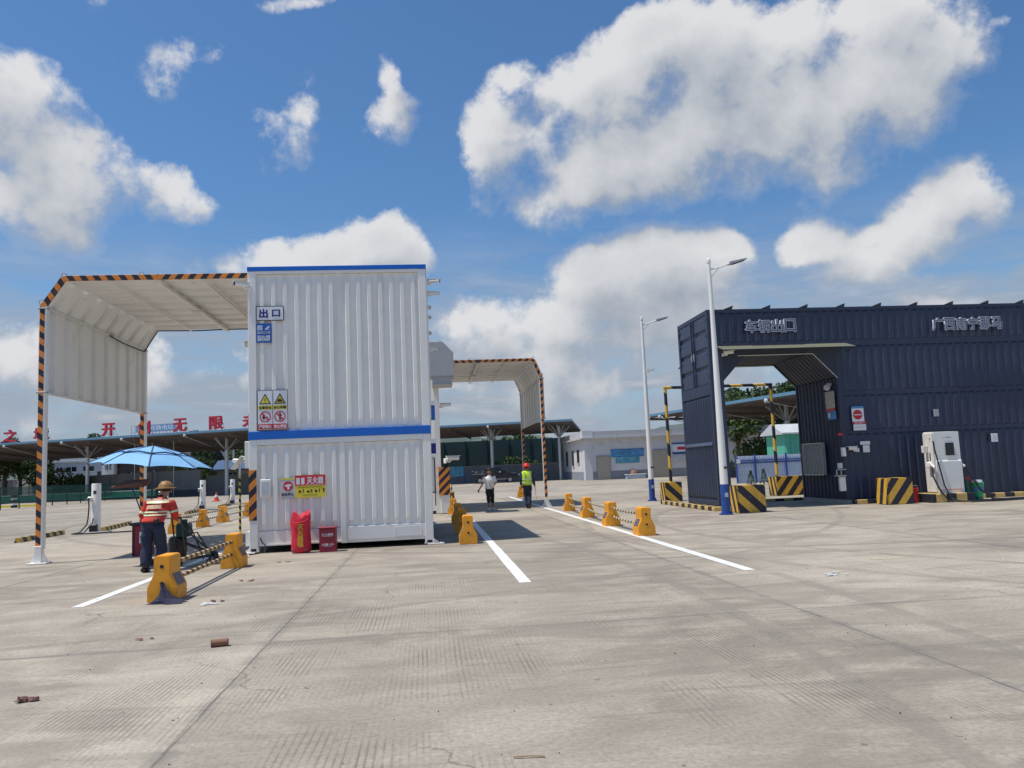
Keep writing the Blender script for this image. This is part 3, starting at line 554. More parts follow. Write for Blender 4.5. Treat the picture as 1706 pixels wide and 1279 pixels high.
for i, cx in enumerate((-3.47, -3.16)):
    b = MB(); b.prism([(cx-.125, 3.16), (cx+.125, 3.16), (cx, 3.39)], 'y', yS-.018, yS-.013); b.build('triangle_border', M['signk'], S)
    b = MB(); b.prism([(cx-.09, 3.18), (cx+.09, 3.18), (cx, 3.345)], 'y', yS-.021, yS-.017); b.build('triangle', M['signy'] if i == 0 else M['gold'], S)
    b = MB()
    if i == 0: b.box(cx-.009, cx+.009, yS-.024, yS-.020, 3.225, 3.29); b.box(cx-.009, cx+.009, yS-.024, yS-.020, 3.195, 3.212)
    else: b.box(cx-.055, cx+.055, yS-.024, yS-.020, 3.20, 3.235); b.box(cx-.035, cx+.03, yS-.024, yS-.020, 3.236, 3.265)
    b.build('symbol', M['signk'], S)
    board(S, 'caption_strip', cx-.145, cx+.145, yS-.017, 3.04, 3.13, M['signy'], .004)
    text('caption', ('注意安全', '当心车辆')[i], .08, M['signk'], S, (cx, yS-.019, 3.085), bold=.03, w=.26, h=.06)
    b = MB(); disc(b, cx, 2.885, yS-.018, .12, 30, .095); a = .7071*.1
    b.prism([(cx-a-.012, 2.885+a-.01), (cx-a+.01, 2.885+a+.012), (cx+a+.012, 2.885-a+.01), (cx+a-.01, 2.885-a-.012)], 'y', yS-.022, yS-.019); b.build('prohibition_ring', M['signr'], S)
    b = MB()
    if i == 0: b.prism([(cx-.05, 2.83), (cx-.01, 2.83), (cx+.0, 2.91), (cx-.03, 2.95), (cx-.06, 2.90)], 'y', yS-.018, yS-.015); b.box(cx+.0, cx+.06, yS-.018, yS-.015, 2.875, 2.89)
    else: b.box(cx-.02, cx+.02, yS-.018, yS-.015, 2.85, 2.93); b.box(cx-.045, cx+.045, yS-.0181, yS-.0155, 2.90, 2.92); disc(b, cx, 2.95, yS-.018, .02, 12); b.box(cx-.02, cx-.004, yS-.018, yS-.015, 2.80, 2.849); b.box(cx+.004, cx+.02, yS-.018, yS-.015, 2.80, 2.849)
    b.build('pictogram', M['signk'], S)
    board(S, 'red_strip', cx-.15, cx+.15, yS-.017, 2.62, 2.73, M['signr'], .004); text('caption', ('严禁烟火', '禁止停留')[i], .08, M['signw'], S, (cx, yS-.019, 2.675), bold=.03, w=.26, h=.068)
b = MB(); b.box(-3.318, -3.312, yS-.02, yS-.012, 2.61, 3.45); b.build('divider', M['signk'], S)
S = thing('emergency_stop_sign', 'small pale sign with a red hand disc, left of the red and yellow extinguisher sign', 'sign', (-3.02, yS, 1.1))
board(S, 'panel', -3.175, -2.865, yS-.012, 1.12, 1.56, M['ltgrey']); board(S, 'green_strip', -3.175, -2.865, yS-.015, 1.525, 1.56, M['signy'], .004)
b = MB(); disc(b, -3.01, 1.385, yS-.015, .105); b.build('red_disc', M['signr'], S)
b = MB(); b.prism([(-3.08, 1.40), (-3.01, 1.43), (-2.94, 1.42), (-2.94, 1.39), (-2.98, 1.38), (-2.98, 1.32), (-3.02, 1.31), (-3.03, 1.375), (-3.08, 1.375)], 'y', yS-.018, yS-.0145); b.build('hand_symbol', M['signw'], S)
text('lettering', '紧急停止', .08, M['signk'], S, (-3.02, yS-.014, 1.215), bold=.02, w=.25, h=.06)
S = thing('fire_extinguisher_sign', 'red and yellow fire extinguisher board above the red cloth bag', 'sign', (-2.55, yS, 1.12))
board(S, 'panel', -2.865, -2.225, yS-.012, 1.13, 1.60, M['signy']); board(S, 'red_header', -2.865, -2.225, yS-.016, 1.385, 1.605, M['signr'], .006)
for x in (-2.80, -2.70): board(S, 'pictogram_tile', x-.035, x+.035, yS-.018, 1.41, 1.55, M['signw'], .003)
text('lettering', '灭火器', .17, M['signw'], S, (-2.44, yS-.018, 1.49), bold=.03, w=.34, h=.14)
board(S, 'underline', -2.63, -2.25, yS-.018, 1.40, 1.408, M['signw'], .003)
b = MB()
for k in range(7): x = -2.79+k*.085; b.box(x, x+(.05, .02, .06, .03, .05, .02, .03)[k], yS-.014, yS-.011, 1.235, 1.255+(.03, .06, .02, .04, .03, .05, .06)[k])
b.box(-2.8, -2.3, yS-.014, yS-.0115, 1.345, 1.353); b.box(-2.7, -2.4, yS-.014, yS-.0115, 1.18, 1.187); b.build('instruction_drawings', M['signk'], S)

def camera_unit(name, label, loc, rot, tilt, s=1.0, dome=False):
    T = thing(name, label, 'camera', (0, 0, 0))
    b = MB(); b.box(-.05, .05, .0, .03, -.05, .05, .01); b.build('wall_plate', M['white'], T)
    b = MB(); b.tube([(0, 0, 0), (0, -.08, -.02), (0, -.12, .02)], .018, 8); b.build('bracket', M['white'], T)
    c, s_ = math.cos(tilt), math.sin(tilt); P = lambda y, z: (0, -.12+y*c+z*s_, .05-y*s_*-1+z*c)
    P = lambda y, z: (0, -.12+y, .05+z)
    b = MB(); b.tube([P(.10, 0), P(-.16, 0)], .042, 12); o = b.build('housing', M['white'], T, smooth=True)
    b = MB(); b.tube([P(-.15, 0), P(-.17, 0)], .034, 12); b.build('lens', M['black'], o)
    b = MB(); b.prism([(-.12-.19, .088), (-.12+.11, .088), (-.12+.11, .098), (-.12-.19, .098)], 'x', -.04, .04); b.build('sun_shield', M['white'], o)
    T.location = loc; T.rotation_euler = (0, 0, rot); T.scale = (s, s, s); return T
c0 = camera_unit('security_camera', 'white bullet camera on the top left corner of the white block, below the striped beam', (-3.79, Y0-.005, 5.72), R(-55), .25, 1.15)
dup(c0, (-3.86, 19.6, 4.72), 'white camera pointing left from the white block, below the left canopy roof', rot=R(-90), scale=1.6)
dup(c0, (.07, 18.4, 5.93), 'topmost white bullet camera on the right side of the white block', rot=R(80), scale=1.1)
dup(c0, (.07, 18.5, 5.68), 'dark lensed camera just below the topmost camera on the right side of the white block', rot=R(100), scale=1.0)
dup(c0, (.07, 21, 4.75), 'small camera on the right side of the white block just above the grey hood', rot=R(90), scale=1.0)
dup(c0, (.44, 30.3, 4.0), 'small camera hanging on the rear white block under the grey hood', rot=R(90), scale=1.5)
b = MB(); o = None
for k, z in enumerate((5.42, 5.28, 4.98)):
    t = thing('wall_lamp', ('upper', 'middle', 'lower')[k]+' one of three small white round lamps on the right side of the white block', 'lamp', (.06, 18.6+.5*k, z), 'round lamps on the right side of the white block')
    b = MB(); b.tube([(.055, 18.6+.5*k, z), (.10, 18.6+.5*k, z)], .05, 10); b.build('base', M['white'], t); b = MB(); b.ball((.12, 18.6+.5*k, z-.01), .05, 10, 6); b.build('shade', M['ltgrey'], t, smooth=True)
for k, (y, z0, z1, mm) in enumerate(((26.3, 3.25, 3.75, 'signb'), (26.2, 2.15, 2.5, 'ink'))):
    t = thing('wall_notice', ('blue and white notice seen edge on beside the right wall of the white block', 'lower small blue notice beside the right wall of the white block')[k], 'sign', (.15, y, z0))
    b = MB(); b.box(.08, .24, y, y+.02, z0, z1); b.build('panel', M[mm], t); b = MB(); b.box(.08, .24, y-.004, y, z1-.01, z1+.14); b.build('header', M['signw'], t)
c1 = camera_unit('barrier_camera', 'white camera head on the striped corner guard behind the right side of the white block', (.62, 29.95, 1.95), R(115), -.3, 1.9)
t = thing('striped_pole', 'thin yellow and black pole with a white foot, right of the white block', 'pole', (.75, 28.2, 0)); b = MB(); b.cyl(.75, 28.2, .05, 1.15, .025, 8); b.build('pole', M['thin'], t); b = MB(); b.box(.5, 1.0, 28.1, 28.3, .004, .05); b.build('foot', M['white'], t)
t = thing('striped_pole', 'thin yellow and black pole with a camera head, left of the white block', 'pole', (-5.63, 24.7, 0)); b = MB(); b.cyl(-5.63, 24.7, .0, 1.68, .035, 8); b.build('pole', M['thin'], t)
b = MB(); b.tube([(-5.63, 24.7, 1.68), (-5.63, 24.7, 2.05)], .03, 8); b.build('stem', M['white'], t)
b = MB(); b.box(-5.80, -5.44, 24.5, 24.9, 2.08, 2.2, .03); b.prism([(-5.84, 1.9), (-5.80, 1.88), (-5.5, 2.25), (-5.55, 2.28)], 'y', 24.45, 24.9); b.build('camera_head', M['white'], t)

# ================================================================== FIRE BAG AND BOX
T = thing('fire_blanket_bag', 'tall red cloth bag with yellow characters, standing against the white block', 'bag', (-2.70, 17.25, 0))
b = MB(); r = random.Random(4); n = 28; prof = [(0, .19), (.05, .205), (.2, .20), (.35, .19), (.5, .195), (.62, .205), (.70, .20), (.76, .185), (.80, .175), (.79, .15), (.72, .145)]
vs = []
for i, (z, q) in enumerate(prof):
    for k in range(n):
        a = 2*math.pi*k/n; w = 1+.045*math.sin(3*a+z*9)+.035*math.sin(5*a-z*14)+r.uniform(-.012, .012); zz = z+(.05*math.sin(2*a+.5)+.02*math.sin(5*a) if i > 6 else 0)-.04*(i == 10)
        vs.append((-2.70+q*w*math.cos(a), 17.25+q*w*math.sin(a)*.72, .02+zz))
b.add(vs, [(i*n+k, i*n+(k+1) % n, (i+1)*n+(k+1) % n, (i+1)*n+k) for i in range(len(prof)-1) for k in range(n)]+[tuple(range(n-1, -1, -1)), tuple((len(prof)-1)*n+k for k in range(n))]); b.build('cloth', M['red'], T, smooth='full')
text('lettering', ['灭', '火', '器', '毯'], .115, M['gold'], T, (-2.69, 17.086, .37), vert=True, bold=.008, h=.46)
b = MB(); b.tube([(-2.86, 17.12, .66), (-2.80, 17.085, .62), (-2.70, 17.075, .635), (-2.60, 17.08, .66), (-2.53, 17.13, .70)], .012, 8); b.build('drawstring', M['red'], T)
for x in (-2.84, -2.57): b = MB(); b.tube([(x, 17.12, .10), (x-.01, 17.07, .06), (x, 17.06, .004+.012)], .012, 6); b.build('strap_end', M['black'], T)
T = thing('extinguisher_box', 'dark red metal extinguisher box with white characters, right of the red bag', 'box', (-2.14, 17.28, 0))
b = MB(); b.box(-2.315, -1.975, 17.12, 17.42, 0, .48, .012); b.build('body', M['maroon'], T)
b = MB(); b.box(-2.335, -1.955, 17.10, 17.44, .48, .515, .008); b.build('lid', M['maroon'], T)
text('lettering', '灭火器箱', .08, M['signw'], T, (-2.145, 17.117, .36), bold=.02, w=.23, h=.05); text('lettering', '火警119', .07, M['signw'], T, (-2.145, 17.117, .155), bold=.02, w=.23, h=.045)
b = MB(); b.box(-2.25, -2.04, 17.116, 17.1195, .318, .323); b.box(-2.23, -2.06, 17.116, 17.1195, .115, .12); b.build('underline', M['signw'], T)

# ================================================================== ORANGE BARRIER BLOCKS AND RAILS
def block(label, loc, side, group, holes=True, rot=0):
    T = thing('barrier_block', label, 'barrier block', (0, 0, 0), group)
    b = MB(); P = [(-.19, 0), (.19, 0), (.19, .19), (.105, .36), (.105, .58), (.09, .60), (-.09, .60), (-.105, .58), (-.105, .36), (-.19, .19)]
    b.prism(P, 'y', -.23, .23); me = b.build('body', M['orange'], T)
    bmm = bmesh.new(); bmm.from_mesh(me.data); bmesh.ops.bevel(bmm, geom=[e for e in bmm.edges], offset=.010, segments=2, affect='EDGES'); bmm.to_mesh(me.data); bmm.free()
    b = MB(); nx, nz = .17*side, .085; L = math.hypot(nx, nz); ox, oz = nx/L*.006, nz/L*.006
    xa, za, xb, zb_ = .185*side, .20, .11*side, .35
    b.add([(xa+ox, -.15, za+oz), (xa+ox, .15, za+oz), (xb+ox, .15, zb_+oz), (xb+ox, -.15, zb_+oz)]+[(xa-ox, -.15, za-oz), (xa-ox, .15, za-oz), (xb-ox, .15, zb_-oz), (xb-ox, -.15, zb_-oz)], [(0, 1, 2, 3), (7, 6, 5, 4), (0, 4, 5, 1), (2, 6, 7, 3), (1, 5, 6, 2), (0, 3, 7, 4)]); b.build('reflector', M['reflector'], T, fix=True)
    for z in (.46, .24):
        b = MB(); b.tube([(0, -.233, z), (0, -.20, z)], .026, 12); b.build('rail_socket', M['black'], T)
    T.location = loc; T.rotation_euler = (0, 0, rot); return T
jr = random.Random(5)
L1 = block('nearest orange barrier block, with a blue rag at its foot', (-3.56, 11.42, 0), 1, 'orange barrier blocks')
def blk(label, loc, side=1, rot=0):
    global L1s
    rot += R(jr.uniform(-3, 3)); loc = (loc[0]+jr.uniform(-.02, .02), loc[1], 0)
    if side > 0: return dup(L1, loc, label, rot=rot)
    if L1s is None: L1s = block(label, loc, -1, 'orange barrier blocks'); return L1s
    return dup(L1s, loc, label, rot=rot)
L1s = None
blk('orange barrier block beside the left foot of the white block', (-3.57, 15.15, 0))
for k, (y, lab) in enumerate(((26.2, 'orange barrier block half hidden behind the worker in red'), (29.2, 'orange barrier block between the worker in red and the thin striped pole'), (32.0, 'second orange barrier block of the far left row, behind the thin striped pole row'), (36.2, 'farthest orange barrier block of the far left row, just left of the striped corner guard'))): blk(lab, (-7.93, y, 0), 1, R(3*(k % 2)))
for y, lab in ((17.45, 'nearest orange barrier block beside the right foot of the white block, lane side'), (20.6, 'second orange barrier block in the shadow right of the white block'), (24.2, 'third orange barrier block in the row right of the white block, at the shadow edge'), (28.4, 'fourth orange barrier block in the row right of the white block, small and sunlit'), (37.6, 'orange barrier block far back next to the rear white block')): blk(lab, (.80 if y < 30 else 1.0, y, 0), -1)
for y, x, lab in ((17.25, 4.62, 'nearest and largest orange barrier block of the right hand chain row'), (20.35, 4.6, 'second orange barrier block from the front in the right hand chain row'), (24.1, 4.72, 'third orange barrier block from the front in the right hand chain row'), (28.1, 4.84, 'last orange barrier block at the back of the right hand chain row'), (43.6, 4.92, 'far orange barrier block partly hidden by the walker in the yellow vest')): blk(lab, (x, y, 0), -1)
def rail(x0, y0, x1, y1, z, m, label, group, sag=0):
    b = MB(); n = 10; b.tube([(x0+(x1-x0)*k/n, y0+(y1-y0)*k/n, z-sag*4*(k/n)*(1-k/n)) for k in range(n+1)], .030, 10)
    tag(b.build('barrier_rail', m, smooth=True), label, 'rail', group)
for z, nm in ((.46, 'upper'), (.24, 'lower')):
    rail(-3.56, 11.65, -3.57, 14.92, z, M['pipeYB'], nm+' striped rail between the two front left barrier blocks', 'striped rails')
    for k, (a, c) in enumerate(((26.2, 29.2), (29.2, 32), (32, 36.2))): rail(-7.93, a+.23, -7.93, c-.23, z, M['pipeWB'], nm+' striped rail of the far left row, '+('nearest', 'middle', 'farthest')[k]+' span', 'striped rails')
    for k, (xa, a, xb, c) in enumerate(((4.62, 17.25, 4.6, 20.35), (4.6, 20.35, 4.72, 24.1), (4.72, 24.1, 4.84, 28.1))): rail(xa, a+.23, xb, c-.23, z, M['pipeWB'], nm+' striped rail of the right hand row, '+('nearest', 'middle', 'farthest')[k]+' span', 'striped rails', .03)
    for k, (a, c) in enumerate(((17.45, 20.6), (20.6, 24.2), (24.2, 28.4))): rail(.8, a+.23, .8, c-.23, z, M['pipeYB'], nm+' striped rail beside the right of the white block, '+('nearest', 'middle', 'farthest')[k]+' span', 'striped rails')

# ================================================================== PEOPLE
def body_mesh(J, lm, name, parent, skinm, hands=True, curl=.5):
    """J: joint -> (x,y,z,r). one continuous skinned surface"""
    E = [('pelvis', 'spine'), ('spine', 'chest'), ('chest', 'neck'), ('neck', 'jaw'), ('jaw', 'brow'), ('brow', 'crown')]
    for s in 'LR': E += [('chest', 'sh'+s), ('sh'+s, 'el'+s), ('el'+s, 'wr'+s), ('wr'+s, 'pa'+s), ('pelvis', 'hip'+s), ('hip'+s, 'kn'+s), ('kn'+s, 'an'+s), ('an'+s, 'to'+s)]
    bm = bmesh.new(); sk = bm.verts.layers.skin.verify(); V = {}
    for k, (x, y, z, r) in J.items():
        v = bm.verts.new((x, y, z)); v[sk].radius = (r, r); v[sk].use_root = (k == 'pelvis'); V[k] = v
    for a, b_ in E: bm.edges.new((V[a], V[b_]))
    me = bpy.data.meshes.new('t'); bm.to_mesh(me); bm.free()
    o = bpy.data.objects.new('t', me); COL.objects.link(o); md = o.modifiers.new('s', 'SKIN'); md.use_smooth_shade = True
    sb = o.modifiers.new('u', 'SUBSURF'); sb.levels = 2; sb.render_levels = 2
    dg = bpy.context.evaluated_depsgraph_get(); me2 = bpy.data.meshes.new_from_object(o.evaluated_get(dg)); bpy.data.objects.remove(o)
    mb = MB()
    for s in 'LR':                                     # five fingers curled from each palm
        w, p = Vector(J['wr'+s][:3]), Vector(J['pa'+s][:3]); d = (p-w).normalized(); side = d.cross(Vector((0, 0, 1))); side = side.normalized() if side.length > .1 else Vector((1, 0, 0))
        side = Vector((0, 1, 0)) if abs(d.z) > .8 else side; nrm = d.cross(side).normalized()
        for k, ln in enumerate((.072, .082, .076, .060)):
            q = p+side*(.018*(k-1.5))+d*.02; c = curl*(.8+.15*k); mb.tube([q-d*.02, q+d*ln*.45, q+d*ln*.75+nrm*ln*.35*c, q+d*ln*.85+nrm*ln*.75*c], [.010, .0095, .0085, .006], 6)
        q = p+side*.03-d*.02; mb.tube([q, q+side*.03+d*.02, q+side*.035+d*.05+nrm*.01], [.012, .011, .007], 6)
    h, c_ = Vector(J['brow'][:3]), Vector(J['jaw'][:3])
    base = bmesh.new(); base.from_mesh(me2); vs = [base.verts.new(v) for v in mb.v]
    for f in mb.f: base.faces.new([vs[i] for i in f])
    fd = Vector(lm); mid = (h+c_)*.5
    for geo in ((mid+fd*.100, .016, .022), (mid+fd*.03+fd.cross(Vector((0, 0, 1)))*.092, .016, .03), (mid+fd*.03-fd.cross(Vector((0, 0, 1)))*.092, .016, .03)):   # nose, ears
        bmesh.ops.create_uvsphere(base, u_segments=8, v_segments=6, radius=1, matrix=Matrix.Translation(geo[0]) @ Matrix.Diagonal((geo[1], geo[1], geo[2], 1)))
    base.to_mesh(me2); base.free(); me2.shade_smooth(); me2.materials.clear(); me2.materials.append(skinm); me2.name = name
    b = bpy.data.objects.new(name, me2); COL.objects.link(b); b.parent = parent; ROOT[b.name] = Vector(); return b
def face(J, fd, parent):
    fd = Vector(fd); sd = fd.cross(Vector((0, 0, 1))); mid = (Vector(J['brow'][:3])+Vector(J['jaw'][:3]))*.5
    for s in (-1, 1):
        b = MB(); b.ball(mid+fd*.088+sd*.035*s+Vector((0, 0, .028)), .013, 8, 6); b.build('eye', M['black'], parent, smooth=True)
    b = MB(); b.tube([mid+fd*.094-sd*.028-Vector((0, 0, .055)), mid+fd*.098-Vector((0, 0, .058)), mid+fd*.094+sd*.028-Vector((0, 0, .055))], .006, 6); b.build('mouth', M['maroon'], parent)
def wob(b, amt, seed, sc=14):
    r = random.Random(seed); p = [r.uniform(0, 6) for _ in range(6)]
    for v in b.v:
        v.x += amt*math.sin(v.z*sc*1.3+p[0]+v.y*sc)+amt*.6*math.sin(v.z*sc*3+p[1]+v.x*9); v.y += amt*math.sin(v.z*sc+p[2]+v.x*sc)+amt*.6*math.sin(v.z*sc*2.6+p[3])
    return b
def sub(path, rad, k=4):
    P, Q = [], []
    for i in range(len(path)-1):
        for j in range(k): t = j/k; P.append(Vector(path[i]).lerp(Vector(path[i+1]), t)); Q.append(rad[i]+(rad[i+1]-rad[i])*t)
    return P+[Vector(path[-1])], Q+[rad[-1]]
def jv(J, k): return Vector(J[k][:3])
def garment_top(J, ew, m, parent, name, hem, sleeve=1.0, wx=.20, wy=.135, seed=1, extra=.0):
    b = MB(); p, c, n = jv(J, 'pelvis'), jv(J, 'chest'), jv(J, 'neck'); low = p+(c-p)*hem
    def ring(t, rx, ry): q = low.lerp(c, t) if t <= 1 else c.lerp(n, t-1); return (q.x, q.y, q.z, rx, ry)
    rs = [ring(0, wx*.88, wy*1.02), ring(.12, wx*.89, wy*1.03), ring(.3, wx*.84, wy*.98), ring(.5, wx*.84, wy*.98), ring(.7, wx*.93, wy), ring(.9, wx*1.0, wy), ring(1.1, wx*1.04, wy*.93), ring(1.4, wx*.95, wy*.8), ring(1.62, wx*.66, wy*.66), ring(1.82, wx*.38, wy*.55), ring(1.95, wx*.34, wy*.5)]
    b.rings(rs, 28, True)
    for s in 'LR':
        P = [jv(J, 'sh'+s), jv(J, 'sh'+s).lerp(jv(J, 'el'+s), .15), jv(J, 'el'+s)]; Q = [.072, .078, .062]
        if sleeve > 1: P.append(jv(J, 'el'+s).lerp(jv(J, 'wr'+s), sleeve-1)); Q.append(.048)
        else: P[-1] = jv(J, 'sh'+s).lerp(jv(J, 'el'+s), sleeve); Q[-1] = .078
        b.tube(*sub(P, [q+extra for q in Q]), 14)
    wob(b, .009, seed, 17); return b.build(name, m, parent, smooth='full')
def garment_legs(J, m, parent, name, length=1.0, rad=(.105, .085, .07), seed=2, waist=1.0):
    b = MB(); p = jv(J, 'pelvis'); c = jv(J, 'spine'); u = (c-p).normalized()
    b.rings([(p.x, p.y, p.z-.10, .13, .11), (p.x, p.y, p.z-.06, .155, .125), (p.x, p.y, p.z, .17, .125), (p.x+u.x*.08, p.y+u.y*.08, p.z+.08, .158, .12), (p.x+u.x*.14, p.y+u.y*.14, p.z+.14, .15, .115)], 24, True)
    for s in 'LR':
        P = [jv(J, 'hip'+s)+Vector((0, 0, .03)), jv(J, 'hip'+s).lerp(jv(J, 'kn'+s), .4), jv(J, 'kn'+s)]; Q = [rad[0], rad[0]*.95, rad[1]]
        if length > .55: P.append(jv(J, 'kn'+s).lerp(jv(J, 'an'+s), (length-.5)*2)); Q.append(rad[2])
        b.tube(*sub(P, Q, 5), 16)
    wob(b, .010, seed, 17); return b.build(name, m, parent, smooth='full')
def shoes(J, m, parent):
    for s in 'LR':
        a, t = jv(J, 'an'+s), jv(J, 'to'+s); d = (t-a); d.z = 0; d.normalize()
        b = MB(); b.tube([Vector((a.x, a.y, .05))-d*.07, Vector((a.x, a.y, .058)), Vector((a.x, a.y, .05))+d*.09, Vector((a.x, a.y, .035))+d*.17, Vector((a.x, a.y, .03))+d*.20], [.040, .055, .052, .042, .02], 10); 
        for v in b.v: v.z = max(v.z, .004)
        b.build('shoe', m, parent, smooth=True)
def helmet(J, m, parent, brim=.045, fd=(0, 1, 0), r=.125):
    h = jv(J, 'brow')+Vector((0, 0, .02)); b = MB()
    b.rings([(h.x, h.y, h.z-.01, r+brim, r+brim*1.05), (h.x, h.y, h.z+.004, r+brim, r+brim*1.05), (h.x, h.y, h.z+.012, r+.004, r+.012), (h.x, h.y, h.z+.06, r*.94, r), (h.x, h.y, h.z+.10, r*.74, r*.8), (h.x, h.y, h.z+.13, r*.42, r*.45), (h.x, h.y, h.z+.138, .01, .01)], 24); b.build('helmet', m, parent, smooth=True)
def hairc(J, m, parent, fd):
    h = (jv(J, 'brow')+jv(J, 'crown'))*.5-Vector(fd)*.02; b = MB(); b.ball(h+Vector((0, 0, .005)), .108, 16, 12, 1.0)
    for v in b.v:
        if (v-h).dot(Vector(fd)) > .03 and v.z < h.z+.03: v -= Vector(fd)*((v-h).dot(Vector(fd))-.03)
    wob(b, .004, 3, 50); b.build('hair', m, parent, smooth='full')

M['tape2'] = mat('faded_print', (.50, .32, .20), .7, var=.4, vscale=30)
# worker in red, seen from behind, leaning to his work
J = dict(pelvis=(0, 0, .90, .12), spine=(.01, .07, 1.04, .11), chest=(.03, .18, 1.20, .12), neck=(.05, .28, 1.36, .055), jaw=(.06, .33, 1.41, .075), brow=(.065, .36, 1.495, .095), crown=(.07, .36, 1.56, .065),
 shL=(-.17, .22, 1.27, .06), elL=(-.27, .20, 1.02, .045), wrL=(-.235, .33, .90, .032), paL=(-.22, .40, .875, .034), shR=(.22, .21, 1.27, .06), elR=(.30, .21, 1.02, .045), wrR=(.24, .36, .95, .032), paR=(.225, .43, .93, .034),
 hipL=(-.085, 0, .84, .09), knL=(-.105, .02, .46, .06), anL=(-.115, -.05, .09, .045), toL=(-.125, .07, .035, .04), hipR=(.085, 0, .84, .09), knR=(.12, .09, .47, .06), anR=(.12, .08, .09, .045), toR=(.13, .20, .035, .04))
W = thing('person', 'worker in orange red hi-vis jacket and straw coloured helmet, seen from behind under the umbrella', 'person')
body_mesh(J, (0, 1, 0), 'body', W, M['skin']); garment_top(J, 0, M['cloth_o'], W, 'jacket', .02, 1.75, .215, .155, 5, .006); garment_legs(J, M['cloth_n'], W, 'trousers', .98, (.112, .092, .082), 6); shoes(J, M['black'], W)
helmet(J, M['helmY'], W, .055); hairc(J, M['hair'], W, (0, 1, 0))
b = MB(); b.rings([(.035, z*.9-.94, z, rx*1.0, ry) for z, rx, ry in ((1.245, .226, .158), (1.285, .222, .152))], 28, False)
for z in (1.02, 1.075): b.rings([(.015+.0, (z-.9)*.6, z, .197, .165), (.017, (z-.9)*.6+.014, z+.026, .199, .165)], 28, False)
b.build('reflective_tape', M['tape'], W)
for s in 'LR':
    p = jv(J, 'sh'+s).lerp(jv(J, 'el'+s), .72); q = jv(J, 'sh'+s).lerp(jv(J, 'el'+s), .86); b = MB(); b.tube([p, q], .080, 14); b.build('sleeve_tape', M['tape'], W)
b = MB(); vs = []
for z in (1.145, 1.215):
    for k in range(9): a = -math.pi/2+(k-4)*.155; vs.append((.025+.214*math.cos(a), .155+.182*math.sin(a)-.004+(z-1.18)*.62, z))
b.add(vs, [(k, k+1, k+10, k+9) for k in range(8)]); b.build('back_print', M['tape2'], W)
b = MB(); b.ball((.12, -.105, .93), .05, 12, 8); b.build('belt_pouch', M['black'], W)
W.location = (-4.95, 15.05, 0); W.rotation_euler = (0, 0, R(-8)); W.scale = (1.03, 1.0, .97)

# walker in white shirt coming this way
J = dict(pelvis=(0, 0, .90, .115), spine=(0, -.01, 1.06, .10), chest=(0, -.01, 1.24, .115), neck=(0, -.02, 1.42, .05), jaw=(0, -.035, 1.49, .07), brow=(0, -.04, 1.575, .088), crown=(0, -.03, 1.64, .062),
 shL=(-.17, 0, 1.34, .052), elL=(-.27, .02, 1.09, .040), wrL=(-.40, -.02, .90, .028), paL=(-.45, -.04, .84, .030), shR=(.17, 0, 1.34, .052), elR=(.26, .03, 1.08, .040), wrR=(.13, -.16, 1.0, .028), paR=(.08, -.20, .97, .030),
 hipL=(-.08, 0, .86, .085), knL=(-.07, -.05, .48, .055), anL=(-.06, -.02, .09, .038), toL=(-.08, -.15, .035, .035), hipR=(.08, 0, .86, .085), knR=(.10, .0, .48, .055), anR=(.13, .10, .09, .038), toR=(.14, -.02, .035, .035))
W = thing('person', 'walker in a white t-shirt, black calf length trousers and white shoes, facing the viewer', 'person')
body_mesh(J, (0, -1, 0), 'body', W, M['skin']); garment_top(J, 0, M['cloth_w'], W, 'shirt', -.12, .8, .20, .14, 7); garment_legs(J, M['cloth_k'], W, 'trousers', .72, (.10, .078, .066), 8); shoes(J, M['shoe'], W); hairc(J, M['hair'], W, (0, -1, 0)); face(J, (0, -1, 0), W)
b = MB(); b.box(-.005, .005, -.157, -.152, .86, 1.30); b.build('shirt_placket', M['ltgrey'], W)
W.location = (2.29, 31.0, 0); W.rotation_euler = (0, 0, R(8)); W.scale = (.96, .96, .95)
W2 = thing('mobile_phone', 'small dark phone held in the hand of the walker in white', 'phone', (1.86, 30.9, .76)); b = MB(); b.box(1.84, 1.88, 30.86, 30.88, .69, .81, .004); b.build('case', M['black'], W2)

# walker in yellow vest going away
J = dict(pelvis=(0, 0, .92, .12), spine=(0, .01, 1.08, .11), chest=(0, .015, 1.26, .12), neck=(0, .02, 1.45, .052), jaw=(0, .03, 1.52, .07), brow=(0, .035, 1.60, .09), crown=(0, .03, 1.66, .062),
 shL=(-.18, 0, 1.37, .056), elL=(-.24, .0, 1.10, .043), wrL=(-.23, .12, .90, .030), paL=(-.225, .16, .86, .032), shR=(.18, 0, 1.37, .056), elR=(.25, -.03, 1.10, .043), wrR=(.29, -.02, .86, .030), paR=(.295, 0, .80, .032),
 hipL=(-.08, 0, .88, .09), knL=(-.05, .10, .50, .058), anL=(-.02, .05, .09, .042), toL=(-.02, .17, .035, .038), hipR=(.08, 0, .88, .09), knR=(.07, .02, .50, .058), anR=(.05, -.14, .10, .042), toR=(.05, -.02, .035, .038))
W = thing('person', 'walker in a red helmet, yellow hi-vis vest and navy overalls, seen from behind', 'person')
body_mesh(J, (0, 1, 0), 'body', W, M['skin']); garment_top(J, 0, M['cloth_n'], W, 'jacket', 0, 1.85, .205, .145, 9); garment_legs(J, M['cloth_n'], W, 'trousers', .98, (.108, .086, .078), 10); shoes(J, M['black'], W); helmet(J, M['helmR'], W, .04); hairc(J, M['hair'], W, (0, 1, 0))
